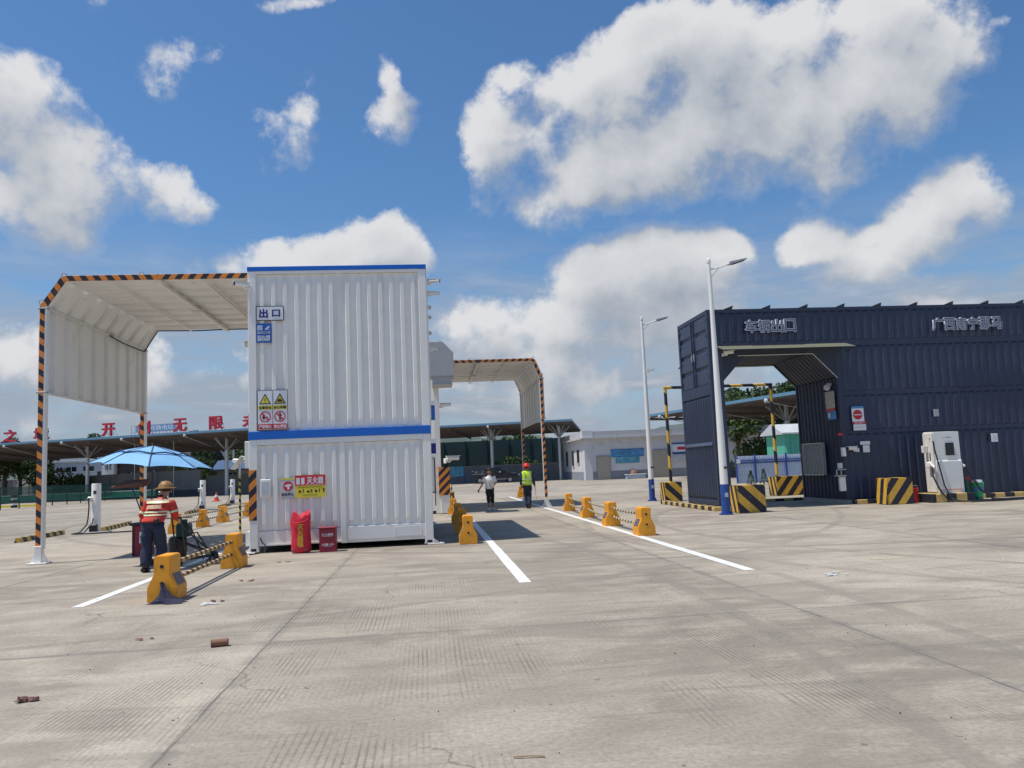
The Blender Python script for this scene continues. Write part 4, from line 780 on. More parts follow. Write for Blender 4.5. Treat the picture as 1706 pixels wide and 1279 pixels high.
b = MB(); b.rings([(0, .0, .90, .205, .165), (0, .0, 1.05, .195, .16), (0, .01, 1.2, .212, .163), (0, .01, 1.33, .222, .155), (0, .015, 1.42, .19, .125), (0, .02, 1.46, .10, .09)], 28); wob(b, .004, 12); b.build('vest', M['vest'], W, smooth='full')
b = MB()
for z in (.98, 1.10): b.rings([(0, 0, z, .211, .171), (0, 0, z+.045, .211, .171)], 28, False)
b.build('reflective_tape', M['tape'], W)
for s in (-1, 1): b = MB(); b.box(s*.105-.022, s*.105+.022, -.172, -.150, 1.13, 1.43, .004); b.build('shoulder_tape', M['tape'], W)
W.location = (3.78, 31.2, 0); W.rotation_euler = (0, 0, R(-4))
t = thing('hand_stick', 'thin pale stick hanging from the right hand of the walker in the yellow vest', 'stick', (4.1, 31.15, .3)); b = MB(); b.tube([(4.075, 31.17, .80), (4.12, 31.12, .25)], .010, 6); b.build('rod', M['ltgrey'], t)

# ================================================================== UMBRELLA, MACHINE, RED BOX
T = thing('umbrella', 'large sky blue umbrella with dark seams, standing over the worker in red', 'umbrella', (-5.40, 16.4, 0))
N = 8; apex = Vector((-5.38, 16.4, 2.30)); tilt = Matrix.Rotation(R(5), 3, 'Y'); rad_out, rad_in = 1.13, .60
def ur(k, q, dz): a = 2*math.pi*(k+.35)/N; return apex+tilt @ Vector((q*math.cos(a), q*math.sin(a), dz))
b = MB(); SEG = 6
for lo, hi, z0, z1, sag in ((0.0, .66, .0, -.15, .02), (.55, 1.13, -.135, -.40, .035)):
    for k in range(N):
        vs = []
        for i in range(SEG+1):
            q = lo+(hi-lo)*i/SEG; dz = z0+(z1-z0)*(i/SEG)**1.15
            for j in range(SEG+1):
                t = j/SEG; A, B = ur(k, q, dz), ur(k+1, q, dz); P = A.lerp(B, t); e = 4*t*(1-t); P += Vector((0, 0, 1))*(-.0*e+sag*e*(q/hi)); c = apex+Vector((0, 0, dz)); P += (Vector((c.x, c.y, P.z))-P)*(.10*e*(i/SEG)); vs.append(P)
        fs = [(i*(SEG+1)+j, i*(SEG+1)+j+1, (i+1)*(SEG+1)+j+1, (i+1)*(SEG+1)+j) for i in range(SEG) for j in range(SEG)]; b.add(vs, fs)
b.build('canopy_cloth', M['umb'], T, smooth='full')
b = MB()
for k in range(N): b.tube([ur(k, q, -.15*(q/.66)**1.15 if q <= .62 else -.135-.265*((q-.55)/.58)**1.15)+Vector((0, 0, -.004)) for q in (.05, .3, .6, .8, 1.0, 1.14)], .016, 5)
b.build('ribs', M['umb2'], T)
b = MB()
for k in range(N): b.tube([ur(k, .655, -.152), ur(k+.5, .60, -.118), ur(k+1, .655, -.152)], .014, 5)
b.build('seam', M['umb2'], T)
b = MB(); b.tube([apex+Vector((0, 0, .05)), (-5.42, 16.42, 1.3), (-5.44, 16.44, .35)], .020, 8); b.build('pole', M['dark'], T)
b = MB(); b.cyl(-5.44, 16.44, .0, .10, .17, 16); b.cyl(-5.44, 16.44, .10, .36, .03, 10); b.build('base', M['dark'], T)
T = thing('marking_machine', 'black wheeled machine with hoses and a small green engine, right of the worker in red', 'machine', (-4.55, 15.9, 0))
b = MB()
for a, c in (((-4.75, 15.6, .14), (-4.18, 16.1, .16)), ((-4.60, 15.5, .14), (-4.05, 15.95, .16)), ((-4.7, 15.6, .16), (-4.74, 15.45, .92)), ((-4.5, 15.5, .16), (-4.56, 15.38, .92)), ((-4.74, 15.45, .92), (-4.56, 15.38, .92)), ((-4.72, 15.5, .55), (-4.18, 16.05, .2)), ((-4.55, 15.42, .75), (-4.15, 15.9, .22)), ((-4.2, 16.05, .16), (-4.05, 15.92, .16))): b.tube([a, c], .017, 6)
b.build('frame', M['dark'], T)
for x, y in ((-4.12, 15.92), (-4.16, 16.14), (-4.70, 15.72)):
    b = MB(); b.tube([(x-.02, y-.02, .11), (x+.02, y+.02, .11)], .11, 16); w_ = b.build('wheel', M['rubber'], T); b = MB(); b.tube([(x-.024, y-.024, .11), (x+.024, y+.024, .11)], .05, 10); b.build('hub', M['grey'], w_)
b = MB(); b.box(-4.72, -4.48, 15.58, 15.85, .55, .80, .03); b.cyl(-4.60, 15.72, .80, .87, .06, 12); b.build('engine', M['fence'], T)
b = MB(); b.rings([(-4.72, 15.75, .14, .15, .15), (-4.72, 15.75, .5, .17, .17), (-4.72, 15.75, .56, .13, .13)], 18); b.build('paint_tank', M['black'], T)
b = MB(); b.tube([(-4.5, 15.6, .6), (-4.36, 15.7, .62), (-4.24, 15.85, .34), (-4.12, 15.9, .24), (-4.2, 15.7, .05)], .014, 7); b.tube([(-4.6, 15.5, .88), (-4.42, 15.55, .7), (-4.35, 15.8, .35), (-4.3, 15.9, .1)], .012, 7); b.tube([(-4.62, 15.5, .5), (-4.3, 15.6, .3), (-4.1, 15.75, .27), (-3.98, 15.85, .30)], .012, 7); b.build('hoses', M['black'], T)
b = MB(); b.box(-4.28, -4.14, 15.9, 16.02, .17, .30, .02); b.build('pump', M['grey'], T)
T = thing('red_cabinet', 'dark red box with a black lid, on the ground left of the worker in red', 'box', (-6.38, 18.7, 0))
b = MB(); b.box(-6.52, -6.17, 18.5, 18.9, 0, .66, .012); b.build('body', M['maroon'], T); b = MB(); b.box(-6.56, -6.13, 18.46, 18.94, .66, .72, .01); b.build('lid', M['black'], T)
b = MB(); b.box(-6.36, -6.28, 18.494, 18.499, .28, .52); b.build('label_plate', M['signw'], T); b = MB(); b.box(-6.50, -6.47, 18.485, 18.5, .02, .64); b.build('hinge_strip', M['black'], T)
T = thing('folded_parasol', 'small orange brown cloth shade on a thin tilted stick, left of the worker in red', 'umbrella', (-5.9, 16.6, 0))
b = MB(); b.add([(-6.22, 16.5, 1.53), (-5.62, 16.5, 1.60), (-5.56, 16.7, 1.66), (-6.0, 16.7, 1.65), (-6.22, 16.5, 1.505), (-5.62, 16.5, 1.50), (-5.56, 16.7, 1.54), (-6.0, 16.7, 1.6)], [(0, 1, 2, 3), (7, 6, 5, 4), (0, 4, 5, 1), (1, 5, 6, 2), (2, 6, 7, 3), (3, 7, 4, 0)]); b.build('cloth', M['redroof'], T)
b = MB(); b.tube([(-5.88, 16.6, 1.58), (-5.66, 16.62, .95), (-5.52, 16.6, .3), (-5.5, 16.6, .02)], .013, 6); b.build('stick', M['dark'], T)
T = thing('blue_rag', 'crumpled blue and black rag hanging down the front of the nearest orange barrier block', 'rag', (-3.52, 11.1, 0))
b = MB(); r = random.Random(8); n = 12; vs = []
prof = [(-3.545, 11.165, .25, .018), (-3.54, 11.155, .20, .03), (-3.52, 11.13, .14, .045), (-3.49, 11.10, .08, .085), (-3.45, 11.06, .03, .15), (-3.43, 11.05, .006, .19)]
for i, (x, y, z, q) in enumerate(prof):
    for k in range(n): a = 2*math.pi*k/n; e = 1+.35*math.sin(3*a+i)+r.uniform(-.2, .2)*(i > 2); vs.append((x+q*e*math.cos(a)*(1.25 if i > 3 else 1), y+q*e*math.sin(a)*.5, z+(.02*math.sin(4*a+i) if 1 < i < 5 else 0)))
b.add(vs, [(i*n+k, i*n+(k+1) % n, (i+1)*n+(k+1) % n, (i+1)*n+k) for i in range(len(prof)-1) for k in range(n)]); b.build('cloth', mat('rag_blue', (.009, .010, .04), .8, var=.9, vscale=16), T)

# ================================================================== CHARGING POSTS AND WHEEL STOPS (left)
def charge_post():
    T = thing('charging_post', 'largest white charging post with plug, on a round concrete pad left of the worker', 'charging post', (0, 0, 0), 'charging posts')
    b = MB(); b.rings([(0, 0, .06, .15, .13), (0, 0, 1.62, .15, .13), (0, 0, 1.66, .14, .12)], 24); b.build('column', M['white'], T, smooth=True)
    b = MB(); b.rings([(0, 0, 0, .5, .42), (0, 0, .05, .48, .40), (0, 0, .06, .3, .25)], 24); b.build('pad', M['conc'], T)
    b = MB(); b.box(-.21, -.08, -.20, -.10, 1.05, 1.22, .02); h = b.build('plug_holder', M['white'], T)
    b = MB(); b.tube([(-.15, -.2, 1.16), (-.15, -.28, 1.12)], .03, 10); b.build('plug', M['black'], h)
    b = MB(); b.tube([(-.15, -.26, 1.12), (-.13, -.25, .9), (-.17, -.22, .5), (-.2, -.24, .30), (-.38, -.35, .06), (-.60, -.42, .03), (-.4, -.60, .03), (.1, -.62, .03), (.5, -.5, .03), (1.0, -.5, .03), (1.3, -.35, .03)], .022, 7); b.tube([(-.02, -.16, .5), (-.02, -.24, .35), (-.25, -.3, .05), (-.45, -.3, .03)], .02, 7); b.build('cable', M['black'], T)
    b = MB(); b.box(-.12, .12, -.28, -.14, .06, .3, .02); b.build('socket_box', M['black'], T)
    b = MB(); b.box(-.05, .05, -.133, -.125, 1.3, 1.42, .003); b.build('display', M['dark'], T)
    return T
cp = charge_post(); cp.location = (-11.2, 28.5, 0)
for x, y, lab in ((-11.75, 37.3, 'white charging post half hidden behind the helmet of the worker in red'), (-12.47, 46.0, 'white charging post behind the far left orange barrier blocks, third from the left'), (-12.95, 54.8, 'farthest white charging post, beside the thin striped pole')): dup(cp, (x, y, 0), lab)
def stop(x0, y0, x1, y1, lab):
    d = Vector((x1-x0, y1-y0, 0)); L = d.length; a = math.atan2(d.y, d.x)-math.pi/2
    b = MB(); b.prism([(-.09, 0), (.09, 0), (.06, .14), (-.06, .14)], 'y', 0, L); o = b.build('wheel_stop', M['stopper']); o.location = (x0, y0, .002); o.rotation_euler = (0, 0, a); tag(o, lab, 'wheel stop', 'striped wheel stops')
stop(-12.15, 25.3, -12.35, 28.7, 'striped yellow and black wheel stop at the left edge beside the striped canopy post'); stop(-11.3, 29.3, -11.85, 33.4, 'striped wheel stop just right of the nearest white charging post')
stop(-12.05, 41.5, -12.1, 44.5, 'short striped wheel stop behind the far left orange barrier blocks'); stop(-12.6, 50, -12.7, 53, 'farthest striped wheel stop near the last white charging post')

# ================================================================== DARK CONTAINER BUILDING
D = thing('container_building', 'long dark navy container building with a chamfered drive-through opening and silver lettering, at the right', 'building', (9, 24.2, 0))
XA, XB, FY, RY, ZB, ZT = 8.9, 36.0, 24.2, 27.2, .13, 6.32
OX0, OX1, OZ, CH, CZ = 9.32, 13.08, 4.83, .77, 4.03
for yy, s in ((FY, -1), (RY, 1)):
    b = MB(); u = (1, 0, 0) if s < 0 else (-1, 0, 0); nrm = (0, s, 0)
    def cr(xa, xb, za, zb, per=.28, dep=.024): b.corr((xa if s < 0 else xb, yy-.06*s*1, za), u, (0, 0, 1), nrm, xb-xa, zb-za, per, dep, .06, .42, .02)
    cr(XA+.12, 20.9, 5.22, 6.2); cr(21.05, XB, 5.22, 6.2); b.build('upper_wall', M['navy'], D)
    b = MB(); cr(OX1+.16, 20.9, 3.58, 5.05); cr(21.05, XB, 3.58, 5.05); cr(OX1+.16, 20.9, 2.32, 3.44); cr(21.05, XB, 2.32, 3.44); cr(OX1+.16, 20.9, ZB, 2.2); cr(21.05, XB, ZB, 2.2); b.build('lower_wall', M['navy'], D)
    b = MB()
    for za, zb, p in ((6.2, ZT, .0), (5.05, 5.22, .01), (3.44, 3.58, .005)): b.box(XA+.005 if za > 5 else OX1+.14, XB, yy-(.08 if s > 0 else -.03), yy+(-.03 if s > 0 else .10), za, zb, .005)
    b.box(OX1+.14, XB, yy-(.08 if s > 0 else -.03), yy+(-.03 if s > 0 else .10), 2.2, 2.32, .005)
    for x in (20.975,): b.box(x-.075, x+.075, yy-.045, yy+.045, ZB, 5.05); b.box(x-.07, x+.07, yy-.045, yy+.045, 5.22, 6.2)
    b.build('rail', M['navy2'], D)
    b = MB(); b.box(XA, OX0, min(yy, yy-s*.10), max(yy, yy-s*.1), ZB, 5.048, .006); b.build('pier', M['navy2'], D); b = MB(); b.box(OX1+.001, OX1+.14, min(yy, yy-s*.10), max(yy, yy-s*.1), ZB, 5.048, .006); b.build('pier', M['navy2'], D)
    b = MB(); b.prism([(OX0, CZ), (OX0+CH, OZ), (OX1-CH, OZ), (OX1, CZ), (OX1, 5.048), (OX0, 5.048)], 'y', min(yy, yy-s*.08), max(yy, yy-s*.08)); b.build('lintel', M['navyin'], D)
# drive-through lining
ring = [(OX0, ZB), (OX0, CZ), (OX0+CH, OZ), (OX1-CH, OZ), (OX1, CZ), (OX1, ZB)]
for k, (p, q_) in enumerate(zip(ring, ring[1:])):
    A = Vector((p[0], FY+.1, p[1])); v = Vector((q_[0]-p[0], 0, q_[1]-p[1])); L = v.length; v.normalize(); nr = Vector((v.z, 0, -v.x))
    b = MB(); b.corr(A-nr*.04, (0, 1, 0), v, nr, RY-FY-.2, L, .25, .02, .0, .45, .03); b.build('passage_wall' if k in (0, 4) else 'passage_ceiling', M['navyin'], D, fix=False)
b = MB(); b.tube([(OX0+.5, FY-.012, OZ-.02), (OX1-CH, FY-.012, OZ-.02), (OX1+.0, FY-.012, CZ-.02)], .014, 6); b.build('edge_trim', M['steel'], D)
b = MB(); b.box(XA+.02, XB, FY+.02, RY-.02, 6.24, 6.30); b.build('roof', M['navy2'], D)
# container end with two door leaves, facing the yard
b = MB()
for y0, y1 in ((FY+.001, FY+.14), (RY-.14, RY-.001)): b.box(XA-.004, XA+.12, y0, y1, ZB, ZT-.002, .01)
b.box(XA-.002, XA+.1, FY+.14, RY-.14, 6.18, ZT-.004, .01); b.box(XA-.002, XA+.1, FY+.14, RY-.14, 3.62, 3.98, .01); b.box(XA-.003, XA+.1, FY+.14, RY-.14, ZB, .30, .01); b.build('end_frame', M['navy2'], D)
for y0, y1 in ((FY+.15, (FY+RY)/2-.012), ((FY+RY)/2+.012, RY-.15)):
    b = MB(); zs = [4.0, 4.42, 4.55, 5.0, 5.13, 5.60, 5.73, 6.17]; pts = []
    prof = []
    for i, z in enumerate(zs): prof.append((XA+.03 if (i+1)//2 % 2 == 0 else XA+.03, z))
    pr = [(XA+.02, 4.0)]
    for zc in (4.50, 5.08, 5.66): pr += [(XA+.02, zc-.09), (XA+.065, zc-.05), (XA+.065, zc+.05), (XA+.02, zc+.09)]
    pr += [(XA+.02, 6.17), (XA+.09, 6.17), (XA+.09, 4.0)]
    b.prism(pr, 'y', y0, y1); dr = b.build('door', M['navy'], D)
    mid = (FY+RY)/2; yb = y1-.10 if y1 < mid else y0+.10
    b = MB(); b.tube([(XA-.0, yb, 3.95), (XA-.0, yb, 6.2)], .018, 8)
    for z in (4.05, 4.8, 5.3, 6.1): b.box(XA-.02, XA+.02, yb-.04, yb+.04, z-.03, z+.03, .005)
    b.build('locking_bar', M['navy2'], dr)
    b = MB(); b.box(XA-.035, XA-.015, yb-.03, yb+.25*(1 if yb < mid else -1)*0+.06, 4.95, 5.0); b.box(XA-.03, XA+.0, yb-.02, yb+.02, 4.85, 5.1); b.build('handle', M['grey'], dr)
    b = MB(); yh = y0+.0 if y0 < mid-.5 else y1
    for z in (4.2, 4.9, 5.5, 6.0): b.box(XA-.02, XA+.02, yh-.05, yh+.05, z-.05, z+.05, .01)
    b.build('hinge', M['navy2'], dr)
b = MB(); b.corr((XA+.05, RY-.14, .30), (0, -1, 0), (0, 0, 1), (-1, 0, 0), RY-FY-.28, 3.32, .17, .05, .1, .40, .02); b.build('end_panel', M['navy'], D)
b = MB(); b.box(XA-.03, XA+.0, FY+.2, RY-.2, 2.02, 2.12, .01); b.build('end_rail', mat('end_rail_paint', (.10, .14, .22), .4), D)
for k in range(11):
    b = MB(); x = 9.65+k*1.255; b.prism([(x-.17, 6.322), (x+.12, 6.322), (x+.15, 6.43), (x+.09, 6.42)], 'y', FY+.02, FY+.10); b.build('roof_bracket', M['dark'], D)
msk = bpy.data.materials.new('translucent_sheet'); msk.use_nodes = True; nt = msk.node_tree; bb = nt.nodes['Principled BSDF']; bb.inputs['Base Color'].default_value = (.42, .43, .34, 1); bb.inputs['Roughness'].default_value = .4
tr = nt.nodes.new('ShaderNodeBsdfTranslucent'); tr.inputs[0].default_value = (.50, .53, .38, 1); mx = nt.nodes.new('ShaderNodeMixShader'); mx.inputs[0].default_value = .6; nt.links.new(bb.outputs[0], mx.inputs[1]); nt.links.new(tr.outputs[0], mx.inputs[2]); nt.links.new(mx.outputs[0], nt.nodes['Material Output'].inputs[0])
for yy, s in ((FY, -1), (RY, 1)):
    b = MB(); y1 = yy+s*(.62 if s < 0 else .95); b.add([(9.15, yy+s*.005, 5.12), (13.45, yy+s*.005, 5.12), (13.45, y1, 4.93), (9.15, y1, 4.93)]+[(9.15, yy+s*.005, 5.13), (13.45, yy+s*.005, 5.13), (13.45, y1, 4.94), (9.15, y1, 4.94)], [(0, 1, 2, 3), (7, 6, 5, 4), (0, 4, 5, 1), (1, 5, 6, 2), (2, 6, 7, 3), (3, 7, 4, 0)])
    a = b.build('awning', msk, D); b = MB()
    for x in (9.15, 10.6, 12.0, 13.45): b.tube([(x, yy, 5.10), (x, y1, 4.92)], .012, 5); b.tube([(x, yy, 4.86), (x, y1, 4.92)], .009, 5)
    b.tube([(9.15, y1, 4.925), (13.45, y1, 4.925)], .010, 5); b.build('awning_frame', M['dark'], a)
def letters(s, x0, x1, z0, z1, name, label):
    T = thing(name, label, 'lettering', (x0, FY-.08, z0)); n = len(s); w = (x1-x0)/n
    for i, c in enumerate(s):
        cx = x0+w*(i+.5); o = text('character', c, .4, M['lettersil'], T, (cx, FY-.10, (z0+z1)/2), ext=.03, bold=.05, w=w*.84, h=(z1-z0)*.88)
        text('character_face', c, .4, M['letteredge'], o, (cx, FY-.135, (z0+z1)/2), ext=.003, bold=.0, w=w*.84, h=(z1-z0)*.88)
letters('车辆出口', 10.08, 11.80, 5.50, 5.95, 'building_lettering', 'four silver outlined characters over the drive-through opening of the dark building')
letters('广西南宁那马', 16.40, 18.88, 5.43, 5.87, 'building_lettering', 'row of six silver outlined characters high on the dark building at the right')
# window grille in the passage, boxes and signs
t = thing('window_grille', 'grey barred window in the passage wall of the dark building', 'window', (OX1-.02, 26, .9))
b = MB(); P_, Q_ = 25.3, 26.7
for z in (.92, 1.97): b.box(OX1-.16, OX1-.05, P_, Q_, z-.015, z+.015)
for y in (P_, Q_): b.box(OX1-.16, OX1-.05, y-.015, y+.015, .92, 1.97)
b.build('frame', M['steel'], t); b = MB()
for k in range(1, 14): b.tube([(OX1-.15, P_+k*.1, .93), (OX1-.15, P_+k*.1, 1.96)], .007, 5)
b.build('bars', M['steel'], t); b = MB(); b.box(OX1-.055, OX1-.045, P_+.02, Q_-.02, .94, 1.95); b.build('glass', mat('dusty_glass', (.16, .17, .20), .3), t)
t = thing('notice_board', 'tall faded notice with a blue lower part, at the corner of the passage', 'sign', (OX1-.03, 24.7, 2.8))
b = MB(); b.box(OX1-.05, OX1-.035, 24.42, 25.0, 3.0, 3.62); b.build('print', M['pinkpaper'], t); b = MB(); b.box(OX1-.053, OX1-.034, 24.42, 25.0, 2.98, 3.06); b.build('red_strip', M['signr'], t); b = MB(); b.box(OX1-.052, OX1-.034, 24.40, 24.95, 2.70, 2.975); b.build('blue_panel', M['mural'], t)
b = MB(); b.box(OX1-.056, OX1-.05, 24.75, 24.88, 2.76, 2.92); b.build('white_symbol', M['signw'], t)
t = thing('flood_lamp', 'white round lamp above the faded notice at the passage corner', 'lamp', (OX1-.1, 24.75, 3.7)); b = MB(); b.tube([(OX1-.03, 24.8, 3.75), (OX1-.12, 24.7, 3.75)], .10, 12); b.build('head', M['ltgrey'], t); b = MB(); b.box(OX1-.14, OX1-.03, 24.55, 24.65, 3.78, 3.88); b.build('bracket', M['grey'], t)
yS = FY-.05
S = thing('no_entry_sign', 'white board with red no entry disc on the dark building, right of the passage', 'sign', (13.6, yS, 2.3))
board(S, 'panel', 13.43, 13.83, yS-.012, 2.58, 3.0, M['signw']); board(S, 'blue_header', 13.43, 13.83, yS-.013, 3.0, 3.07, M['mural']); b = MB(); disc(b, 13.62, 2.80, yS-.017, .155); b.build('red_disc', M['redp'], S)
board(S, 'white_bar', 13.49, 13.75, yS-.021, 2.785, 2.815, M['signw'], .003); board(S, 'red_strip', 13.43, 13.87, yS-.014, 2.50, 2.58, M['signr']); text('lettering', '禁止驶入', .05, M['signw'], S, (13.65, yS-.016, 2.54), w=.3, h=.05); board(S, 'lower_panel', 13.45, 13.87, yS-.012, 2.30, 2.495, M['signw']); b = MB(); b.prism([(13.5, 2.36), (13.58, 2.41), (13.57, 2.44), (13.5, 2.38)], 'y', yS-.015, yS-.0115); b.box(13.64, 13.82, yS-.014, yS-.0115, 2.39, 2.41); b.build('drawing', M['ltgrey'], S)
def plate(name, label, cat, x0, x1, z0, z1, m, d=.02):
    t = thing(name, label, cat, ((x0+x1)/2, yS, z0)); b = MB(); b.box(x0, x1, yS-d, yS, z0, z1, .004); b.build('panel', m, t)
    b = MB(); 
    for k in range(3): b.box(x0+(x1-x0)*.2, x1-(x1-x0)*.2, yS-d-.002, yS-d+.001, z0+(z1-z0)*(.25+.22*k), z0+(z1-z0)*(.29+.22*k))
    b.build('print', M['ltgrey'], t); return t
plate('wall_notice', 'small white paper stuck on the dark wall left of the striped block top', 'sign', 13.70, 13.92, 1.60, 1.82, M['signw'])
plate('wall_notice', 'short wide white label above the small white paper on the dark wall', 'sign', 13.62, 13.95, 1.84, 1.95, M['signw'])
plate('wall_notice', 'lone white paper on the dark wall right of the charging cabinet', 'sign', 18.10, 18.32, 1.76, 2.03, M['signw'])
t = plate('wall_lamp', 'small grey lamp box on the dark wall above the charging cabinet', 'lamp', 16.2, 16.35, 2.65, 2.88, M['grey'], .06)
dup(c0, (13.5, yS-.01, 1.68), 'white camera on the dark wall beside the small white paper', rot=R(-75), scale=1.3)
dup(c0, (9.35, FY-.01, 4.85), 'white camera at the top left corner of the passage, beside the near street lamp', rot=R(60), scale=1.2)
t = thing('meter_box', 'white meter boxes on the passage corner, under the red light', 'box', (13.05, FY-.05, .5))
b = MB(); b.box(12.98, 13.10, FY-.12, FY-.002, 1.5, 1.78, .01); b.build('upper_box', M['signw'], t); b = MB(); b.box(12.82, 12.96, FY-.10, FY-.002, 1.12, 1.3, .01); b.build('small_box', M['ltgrey'], t)
b = MB(); b.box(12.70, 13.02, FY-.16, FY-.002, .88, .91); b.box(12.70, 12.72, FY-.16, FY-.14, .88, 1.1); b.box(12.85, 12.87, FY-.16, FY-.14, .88, 1.1); b.box(12.70, 13.02, FY-.16, FY-.14, 1.08, 1.1); b.build('basket', M['steel'], t); b = MB(); b.box(12.82, 13.02, FY-.10, FY-.003, .42, .86, .01); b.build('lower_box', M['cabinet'], t)
t = thing('signal_light', 'small red light on the passage corner of the dark building', 'light', (13.0, FY-.03, 2.2)); b = MB(); b.box(12.93, 13.07, FY-.05, FY-.002, 2.16, 2.24, .01); b.build('lens', M['signr'], t)
# kerbs
def kerb(name, x0, x1, y0, y1, m, label, h=.13):
    b = MB(); b.box(x0, x1, y0, y1, .002, h, .015); tag(b.build(name, m), label, 'kerb')
kerb('striped_kerb', 8.60, 8.86, 23.9, 29.6, M['kerbY'], 'yellow and black kerb along the container end of the dark building')
kerb('striped_kerb', 13.15, 36, 23.85, 24.08, M['kerbX'], 'long yellow and black kerb along the foot of the dark building front', .14)
kerb('striped_kerb', 10.0, 13.9, 27.6, 27.8, M['kerbX'], 'low pale and black kerb crossing behind the drive-through passage', .10)
b = MB(); b.box(XA+.02, OX0, FY+.02, RY, .0, ZB); b.box(OX1, XB, FY+.02, RY, 0, ZB); b.build('plinth', M['conc'], D)
# striped concrete blocks
def cblock(x0, x1, y0, y1, z1, f, s_, label):
    T = thing('concrete_block', label, 'concrete block', ((x0+x1)/2, (y0+y1)/2, 0), 'black and yellow concrete blocks'); cx, cy = (x0+x1)/2, (y0+y1)/2; bm = bmesh.new(); bmesh.ops.create_cube(bm, size=1)
    for v in bm.verts: v.co = Vector((cx+v.co.x*(x1-x0), cy+v.co.y*(y1-y0), z1/2+.001+v.co.z*z1))
    bmesh.ops.bevel(bm, geom=bm.edges[:], offset=.022, segments=2, affect='EDGES'); fs = [(f_.normal.copy()) for f_ in bm.faces]; b = MB(); b.bm(bm); b.mi = [1 if abs(n.x) > .8 else 0 for n in fs]
    o = b.build('body', [f, s_], T); return T
cblock(8.83, 9.68, 22.5, 23.1, .79, M['blkF'], M['blkS'], 'near left black and yellow block beside the near street lamp'); cblock(13.62, 14.45, 22.85, 23.5, .79, M['blkF2'], M['blkS2'], 'black and yellow block in front of the dark wall, left of the charging cabinet')
cblock(9.22, 9.92, 31.0, 31.7, .76, M['blkF'], M['blkS'], 'black and yellow block behind the far street lamp, under the striped frame'); cblock(14.0, 15.5, 31.4, 32.2, .78, M['blkF2'], M['blkS'], 'shaded black and yellow block behind the passage, carrying the right leg of the striped frame')
T = thing('height_frame', 'tall yellow and black striped height limit frame behind the dark building passage', 'frame', (11.9, 31.4, 0))
for x, z0, lab in ((9.62, .76, 0), (14.18, .78, 1)):
    b = MB(); b.tube([(x, 31.45 if lab == 0 else 31.7, z0+.001), (x, 31.45 if lab == 0 else 31.7, 4.60)], .065, 12); b.build('leg', M['portal'], T, smooth=True)
b = MB(); b.tube([(9.55, 31.45, 4.56), (14.25, 31.70, 4.58)], .062, 12); b.build('crossbar', M['portal'], T, smooth=True)

# ================================================================== CHARGING CABINET CORNER
T = thing('charging_cabinet', 'large white charging cabinet with black screen and cables, in front of the dark building', 'charging cabinet', (15.75, 23.2, .3))
b = MB(); b.box(14.95, 16.35, 22.75, 23.84, .002, .26, .015); b.build('striped_base', [M['kerbX'], M['kerbY']][0], T)
b = MB(); b.prism([(22.98, .26), (22.98, 1.22), (23.01, 1.26), (23.01, 2.12), (23.5, 2.14), (23.5, .26)], 'x', 15.36, 16.18); b.build('body', M['cabinet'], T)
b = MB(); b.box(15.30, 15.36, 23.02, 23.48, .30, 2.1, .01); b.build('side_panel', M['white2'], T)
b = MB(); b.box(15.70, 15.98, 22.985, 23.0, 1.42, 1.78, .005); s_ = b.build('screen', M['glass'], T); b = MB(); b.box(15.68, 16.0, 22.982, 22.992, 1.40, 1.42); b.build('screen_frame', M['dark'], s_)
text('lettering', '○ 充电', .07, M['grey'], T, (15.78, 22.997, 1.95), w=.26, h=.05)
b = MB(); b.box(15.42, 16.12, 22.972, 22.981, .36, .375); b.build('red_line', M['signr'], T)
b = MB(); b.box(15.298, 15.302, 23.15, 23.2, 1.25, 1.5); b.box(15.296, 15.30, 23.1, 23.14, 1.9, 1.94); b.build('slot', M['black'], T)
for x, y in ((15.24, 23.2), (16.25, 23.25)):
    b = MB(); b.box(x-.06, x+.06, y-.1, y+.05, 1.05, 1.22, .02); h = b.build('plug_holder', M['white'], T); b = MB(); b.tube([(x, y-.10, 1.16), (x+.02, y-.24, 1.04)], .045, 10); b.build('plug', M['white2'], h)
b = MB(); b.box(15.14, 15.29, 23.25, 23.35, 1.5, 1.72, .01); b.build('side_box', M['white2'], T)
b = MB()
b.tube([(15.30, 22.96, 1.85), (15.30, 22.93, 1.6), (15.38, 22.90, 1.1), (15.45, 22.84, .5), (15.50, 22.66, .12), (15.7, 22.45, .03), (16.4, 22.5, .03), (17.6, 22.8, .03), (19.0, 22.9, .03), (21, 23.0, .03)], .022, 8)
b.tube([(15.22, 23.0, 1.08), (15.15, 22.9, .8), (15.2, 22.72, .4), (15.35, 22.55, .05), (15.8, 22.3, .03), (16.6, 22.1, .03), (17.5, 22.25, .03), (17.0, 22.7, .03), (18.2, 22.6, .03)], .026, 8)
b.tube([(16.28, 23.0, 1.02), (16.4, 22.9, .75), (16.55, 22.8, .35), (16.8, 22.6, .05), (17.4, 22.35, .03), (18.6, 22.35, .03), (21, 22.2, .03)], .028, 8); b.build('charging_cables', M['black'], T)
t = thing('green_bucket', 'green bucket with white and blue label, right of the charging cabinet', 'bucket', (16.85, 23.3, 0)); b = MB(); b.rings([(16.85, 23.3, .1, .13, .13), (16.85, 23.3, .50, .18, .18), (16.85, 23.3, .53, .19, .19)], 20); b.build('pail', M['greenb'], t, smooth=True); b = MB(); b.rings([(16.85, 23.3, .27, .158, .158), (16.85, 23.3, .38, .172, .172)], 20, False); b.build('label_band', M['mural'], t)
b = MB(); b.rings([(16.85, 23.3, .53, .15, .15), (16.85, 23.3, .60, .14, .14)], 16); b.build('lid', M['signw'], t); b = MB(); b.cyl(16.85, 23.3, 0, .1, .12, 16); b.build('foot', M['green'], t)
